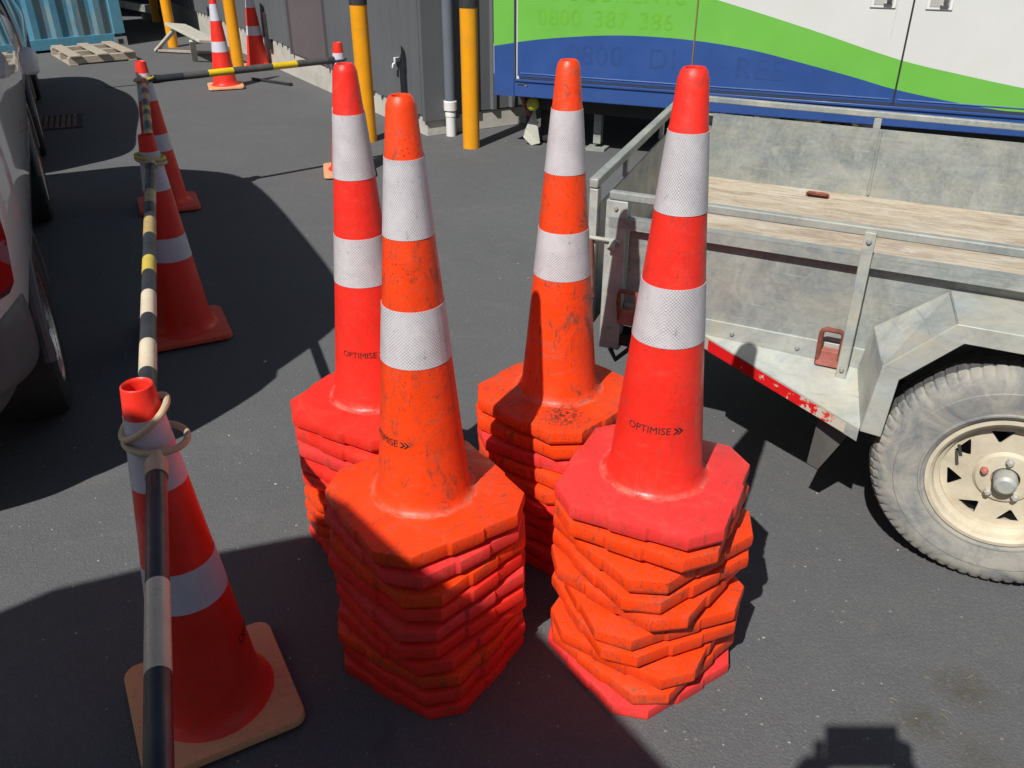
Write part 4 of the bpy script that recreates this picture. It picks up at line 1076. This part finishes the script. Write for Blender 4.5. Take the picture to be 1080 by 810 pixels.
    mb.build('chassis', M['chassis'], t)
    tyre, rim = wheel_meshes(.30, .19, .17)
    for x in (1.75, 2.42):
        for y, rz in ((.10, 0), (D - .10, 180)):
            o = mesh_obj('tyre', tyre, t); o.location = (x, y, .30); o.rotation_euler = (0, 0, R(rz)); o2 = mesh_obj('rim', rim, t); o2.location = o.location; o2.rotation_euler = o.rotation_euler
    mb = MB()
    for i in range(10):
        pass
    mb.lathe([(.0, .052), (.030, .045), (.046, .026), (.052, .0), (.046, -.026), (.030, -.045), (0, -.052)], 24, 0, Matrix.Translation((.13, .12, .345)))
    mb.build('float_lamp', M['tow_lamp'], t)
    mb = MB(); mb.beam((.02, .14, .415), (.07, .20, .24), .05, .02); mb.build('rusty_bracket', M['rust'], t)
    mb = MB(); mb.add([(.10, .25, .30), (.16, .22, .02), (.09, .20, .0), (.02, .20, .06), (.03, .22, .12)], [(0, 1, 2, 3, 4)])
    o = mb.build('mudguard', M['galv_dusty'], t, smooth=0); s_ = o.modifiers.new('thickness', 'SOLIDIFY'); s_.thickness = .01
    mb = MB(); mb.box(.12, .34, .30, .46, .0, .40); mb.build('spare_block', M['rubber'], t, bevel=.03)
    # corner stabiliser jack seen between the cones
    mb = MB(); mb.box(.60, .66, .26, .32, .05, .33); mb.build('jack_leg', M['galv'], t); mb = MB(); mb.box(.55, .71, .21, .37, 0, .02); mb.build('jack_foot', M['galv'], t)
build_truck()

# ------------------------------------------------------------------ cars
def car_wheel(parent, x, y, r=.33, side=1):
    rot = Matrix.Translation((x, y, r)) @ Matrix.Rotation(R(90 * side), 4, 'Y')
    w = MB(); w.lathe([(.20, -.012), (.215, .0), (.26, .006), (r - .035, .004), (r - .012, -.006), (r, -.03), (r, -.17), (r - .012, -.195), (.2, -.2)], 64, 0, rot); ob = w.build('tyre', M['rubber'], parent)
    w = MB(); w.lathe([(.0, -.03), (.05, -.028), (.06, -.04), (.17, -.045), (.195, -.02), (.205, -.006), (.212, -.002), (.205, -.1), (.19, -.18)], 48, 0, rot)
    for k in range(10):
        a = 2 * math.pi * k / 10; m_ = rot @ Matrix.Rotation(a, 4, 'Z'); w.box(.05, .20, -.016, .016, -.04, -.018, 0, m_)
    w.build('wheel_rim', M['alloy'], parent)
def loft_car(name, label, paint, loc, rz, L, W, H, stations, belt, wheels, tail=True, cat='car', clad=M['bumper'], rail=False):
    """local: +y forward, +x right; right side at x=0, rear at y=0. stations: (y, hood/roof z, half width factor, roof inset, is_cabin)"""
    t = thing(name, label, cat, loc, rz)
    prof_n = 9; rings = []
    cx = -W / 2
    for (y, top, wf, inset, cab) in stations:
        hw = W / 2 * wf; b = min(belt, top - .03)
        pr = [(hw * .86, .34), (hw * .90, .40), (hw * .93, .50), (hw * .97, .66), (hw * 1.0, b * .86), (hw * .985, b)]
        if cab: pr += [(hw * .985 - inset * .5, b + (top - b) * .62), (hw * .985 - inset, b + (top - b) * .92), (hw * .985 - inset - .05, top - .012), (hw * .3, top), (0, top + .008)]
        else: pr += [(hw * .96, b + (top - b) * .35), (hw * .91, b + (top - b) * .72), (hw * .80, top - .008), (hw * .3, top), (0, top + .006)]
        rings.append([(y, x, z) for x, z in pr])
    mb = MB(); n = len(rings[0]); v = []
    for rg in rings:
        for y, x, z in rg: v.append((cx + x, y, z))
    nr = len(rings)
    f = []; mi = []
    for i in range(nr - 1):
        cab = stations[i][4] and stations[i + 1][4]
        for k in range(n - 1):
            f.append((i * n + k, i * n + k + 1, (i + 1) * n + k + 1, (i + 1) * n + k))
            glass = cab and k in (5, 6) and stations[i][4] != 'p'
            ws = (bool(stations[i][4]) != bool(stations[i + 1][4])) and k >= 6
            mi.append(1 if (glass or ws) else (2 if k < 2 else 0))
    # end caps
    cap0 = len(v); yc = rings[0][0][0]
    v.append((cx, rings[0][0][0], .34)); v.append((cx, rings[-1][0][0], .34))
    for (i0, c, ln) in ((0, cap0, stations[0]), ((nr - 1) * n, cap0 + 1, stations[-1])):
        for k in range(n - 1): 
            f.append((i0 + k, i0 + k + 1, c)); mi.append(2 if k < 4 else (1 if ln[4] and k in (5, 6, 7, 8, 9) else 0))
    mirror = []
    nv = len(v)
    v2 = [(2 * cx - p[0], p[1], p[2]) for p in v]
    mb.add(v + v2, f + [tuple(reversed([q + nv for q in g])) for g in f]); mb.m = mi + mi
    me = mb.mesh('car_body', [paint, M['glass'], clad], 0)
    bm = bmesh.new(); bm.from_mesh(me); bmesh.ops.remove_doubles(bm, verts=bm.verts, dist=.0008); bmesh.ops.recalc_face_normals(bm, faces=bm.faces); bm.to_mesh(me); bm.free()
    me.polygons.foreach_set('use_smooth', [True] * len(me.polygons))
    o = mesh_obj('body', me, t); s_ = o.modifiers.new('sub', 'SUBSURF'); s_.levels = 2; s_.render_levels = 2
    for y in wheels:
        for x, sd_ in ((-.045, 1), (-W + .045, -1)): car_wheel(t, x, y, .33, sd_)
        for xs in (-.052, -W + .052):
            mbw = MB(); m_ = Matrix.Translation((xs, y, .33)) @ Matrix.Rotation(R(90), 4, 'Y')
            mbw.tube([m_ @ Vector((.385 * math.cos(a), .385 * math.sin(a), 0)) for a in [R(95 + 170 * i / 20) for i in range(21)]], .020, 8)
            mbw.build('wheel_arch', clad, t)
    return t

def build_cars():
    u = Vector((-.448, .894, 0)); side = Vector((.894, .448, 0)); rz = math.atan2(.448, .894)
    base = Vector((-1.78, 2.91, 0)) + side * .085
    # near people carrier
    st = [(-.0, .95, .60, .1, 0), (.05, 1.14, .76, .10, 0), (.12, 1.80, .86, .06, 1), (.27, 1.88, .94, .06, 1), (.5, 1.91, .985, .06, 1), (.9, 1.93, 1.0, .06, 1), (1.7, 1.94, 1.0, .06, 1), (2.5, 1.94, 1.0, .06, 1), (3.1, 1.84, 1.0, .08, 1), (3.6, 1.34, .99, .2, 0), (3.9, 1.08, .96, .1, 0), (4.12, .86, .88, .1, 0), (4.18, .6, .80, .1, 0)]
    loc = base - u * .84
    c = loft_car('people_carrier', 'silver people carrier with red tail lamp and grey bumper, nearest on the left', M['silver'], loc, rz, 4.2, 1.78, 1.90, st, 1.04, (.84, 3.40))
    for sx in (1, -1):
        m = MB(); vs_ = []
        for z, e_ in ((.72, .0), (.75, .016), (.88, .020), (1.02, .016), (1.16, .0)):
            for a, y in ((-.58, -.055), (-.46, -.050), (-.34, -.030), (-.21, .022), (-.125, .092), (-.070, .19 + .2 * (z - .72))):
                x_ = a + (e_ if a > -.2 else 0) - (max(0, .82 - z) * .10); y_ = y - (e_ if a < -.1 else 0) + .006
                vs_.append((x_ if sx == 1 else -1.78 - x_, y_, z))
        m.add(vs_, [(i * 6 + k, i * 6 + k + 1, (i + 1) * 6 + k + 1, (i + 1) * 6 + k) for i in range(4) for k in range(5)])
        ob = m.build('tail_lamp', M['red_lens'], c, smooth=60); s_ = ob.modifiers.new('thickness', 'SOLIDIFY'); s_.thickness = .02
    m = MB()
    # wrap-round bumper
    pr = [(-1.72, .44), (-1.73, .28), (-1.64, .10), (-1.44, -.02), (-.89, -.07), (-.34, -.02), (-.14, .10), (-.05, .28), (-.06, .44)]
    v = []
    for x, y in pr:
        for z, k in ((.41, .04), (.46, .0), (.60, -.0), (.65, .015), (.67, .05)):
            v.append((x + (-.89 - x) * k * .6, y + k, z))
    m.add(v, [(i * 5 + k, i * 5 + k + 1, (i + 1) * 5 + k + 1, (i + 1) * 5 + k) for i in range(len(pr) - 1) for k in range(4)])
    ob = m.build('rear_bumper', M['bumper'], c, smooth=60); s_ = ob.modifiers.new('thickness', 'SOLIDIFY'); s_.thickness = .03; s2 = ob.modifiers.new('sub', 'SUBSURF'); s2.levels = s2.render_levels = 2
    for x in (.06, -1.84):
        m = MB(); m.lathe([(0, .07), (.05, .06), (.075, .04), (.08, 0), (.075, -.05), (.05, -.065), (0, -.07)], 20, 0, Matrix.Translation((x, 2.75, 1.02)) @ Matrix.Diagonal((.55, .5, 1, 1))); m.build('door_mirror', M['silver'], c)
    # saloon in front of it
    st = [(0, .70, .80, .1, 0), (.06, .90, .90, .1, 0), (.30, .98, .97, .1, 0), (.75, 1.02, 1.0, .1, 0), (1.25, 1.36, 1.0, .20, 1), (1.75, 1.44, 1.0, .20, 1), (2.5, 1.43, 1.0, .20, 1), (2.9, 1.26, 1.0, .2, 1), (3.35, .96, .99, .1, 0), (3.9, .86, .96, .1, 0), (4.25, .70, .88, .1, 0), (4.32, .5, .80, .1, 0)]
    c2 = loft_car('saloon_car', 'pewter saloon car parked beyond the people carrier', M['dark_silver'], base + u * 3.55, rz, 4.3, 1.72, 1.44, st, .90, (.78, 3.3))
    # high-roof van behind the photographer: its roof throws the foreground shade
    v = thing('delivery_van', 'white high-roof van behind the viewpoint whose shade covers the foreground', 'van', (-1.252, .60, 0), math.atan2(.49, .872))
    # local: rear doors at y=0, body runs to -y; right side x=0
    Hh = 2.3; W = 1.75; Lv = 4.6
    wp = [(-.60, -.52), (-.75, -.29), (-.95, .0), (-1.13, .22), (-1.24, .295), (-1.36, .335), (-1.5, .35), (-1.63, .34), (-2.0, .22), (-2.3, .10), (-2.42, .0), (-2.46, -.14)]
    wp = [(-.60 + .49 * 3.7, -.52 - .872 * 3.7)] + wp + [(-2.46 + .49 * 3.9, -.14 - .872 * 3.9)]
    inv = (Matrix.Translation(v.location) @ Matrix.Rotation(math.atan2(.49, .872), 4, 'Z')).inverted()
    plan = [(q.x, q.y) for q in (inv @ Vector((x, y, 0)) for x, y in wp)]
    m = MB(); m.prism(plan, .35, Hh); m.build('body', M['van_paint'], v, bevel=.05, seg=4)
    m = MB(); m.box(-W + .45, -.60, -.16, -.03, 1.2, 1.95); m.build('rear_window', M['glass'], v, bevel=.004)
    m = MB(); m.box(-.05, .012, -3.7, -2.9, 1.2, 1.85); m.build('side_window', M['glass'], v, bevel=.004)
    m = MB(); m.box(-W + .15, -.25, -.10, .05, .32, .55); m.build('bumper', M['bumper'], v, bevel=.02)
    for x in (-.46, -W + .28):
        m = MB(); m.box(x, x + .10, -.12, .02, .8, 1.2); m.build('tail_lamp', M['red_lens'], v, bevel=.004)
    for y in (-1.3, -3.6):
        for x, sd_ in ((-.06, 1), (-W + .10, -1)): car_wheel(v, x, y, .34, sd_)
build_cars()

# ------------------------------------------------------------------ photographer (only the shadow falls in the picture)
def build_person():
    ph = thing('phone', 'dark phone held out by the photographer at the viewpoint', 'phone', (0, 0, 0))
    Rm = cam.rotation_euler.to_matrix().to_4x4(); Rm.translation = cam.location
    m = MB(); m.box(-.008, .166, -.050, .050, .006, .014, 0, Rm); m.build('case', M['black'], ph, bevel=.002)
    sk = [(( .10, -.34, .98), .15), ((.10, -.33, 1.20), .155), ((.09, -.31, 1.38), .16), ((.09, -.30, 1.49), .065), ((.09, -.27, 1.60), .085), ((.09, -.26, 1.70), .085)]
    jo = [p for p, _ in sk]; rd = [r for _, r in sk]; ed = [(i, i + 1) for i in range(5)]
    def chain(root, pts):
        prev = root
        for p, r in pts: jo.append(p); rd.append(r); ed.append((prev, len(jo) - 1)); prev = len(jo) - 1
        return prev
    la = chain(2, [((-.10, -.31, 1.40), .06), ((-.20, -.20, 1.30), .048), ((-.12, -.10, 1.52), .038), ((-.045, -.03, 1.66), .030), ((-.015, -.02, 1.69), .034)])
    ra = chain(2, [((.28, -.31, 1.40), .06), ((.37, -.20, 1.30), .048), ((.27, -.10, 1.52), .038), ((.19, -.04, 1.66), .030), ((.155, -.02, 1.68), .034)])
    ll = chain(0, [((.00, -.34, .90), .10), ((-.01, -.33, .50), .065), ((-.01, -.35, .09), .042), ((-.02, -.22, .04), .04)])
    rl = chain(0, [((.20, -.34, .90), .10), ((.21, -.33, .50), .065), ((.21, -.35, .09), .042), ((.22, -.22, .04), .04)])
    me = bpy.data.meshes.new('person'); me.from_pydata(jo, ed, [])
    o = mesh_obj('person', me); me.materials.append(M['cloth'])
    o.modifiers.new('skin', 'SKIN'); sv = me.skin_vertices[0].data if me.skin_vertices else None
    if not me.skin_vertices:
        bm = bmesh.new(); bm.from_mesh(me); bm.verts.layers.skin.verify(); bm.to_mesh(me); bm.free()
    for d_, r in zip(me.skin_vertices[0].data, rd): d_.radius = (r, r)
    me.skin_vertices[0].data[0].use_root = True
    s_ = o.modifiers.new('sub', 'SUBSURF'); s_.levels = s_.render_levels = 2
    tag(o, 'person in dark clothes holding a phone, seen only as a shadow', 'person')
    # fingers closed round the phone
    m = MB()
    for sx, hx in ((-1, -.016), (1, .166)):
        for k in range(4):
            y0 = -.046 + k * .017
            pts = [Rm @ Vector(q) for q in ((hx + sx * .012, y0, .040), (hx + sx * .016, y0, .022), (hx + sx * .008, y0, .004), (hx - sx * .006, y0, .002))]
            m.tube(pts, .008, 8, rs=[.009, .0085, .0078, .0065])
        m.tube([Rm @ Vector(q) for q in ((hx + sx * .01, -.06, .045), (hx - sx * .005, -.03, .028), (hx - sx * .02, -.01, .022))], .01, 8, rs=[.011, .010, .008])
    f_ = m.build('fingers', M['skin'], o)
build_person()
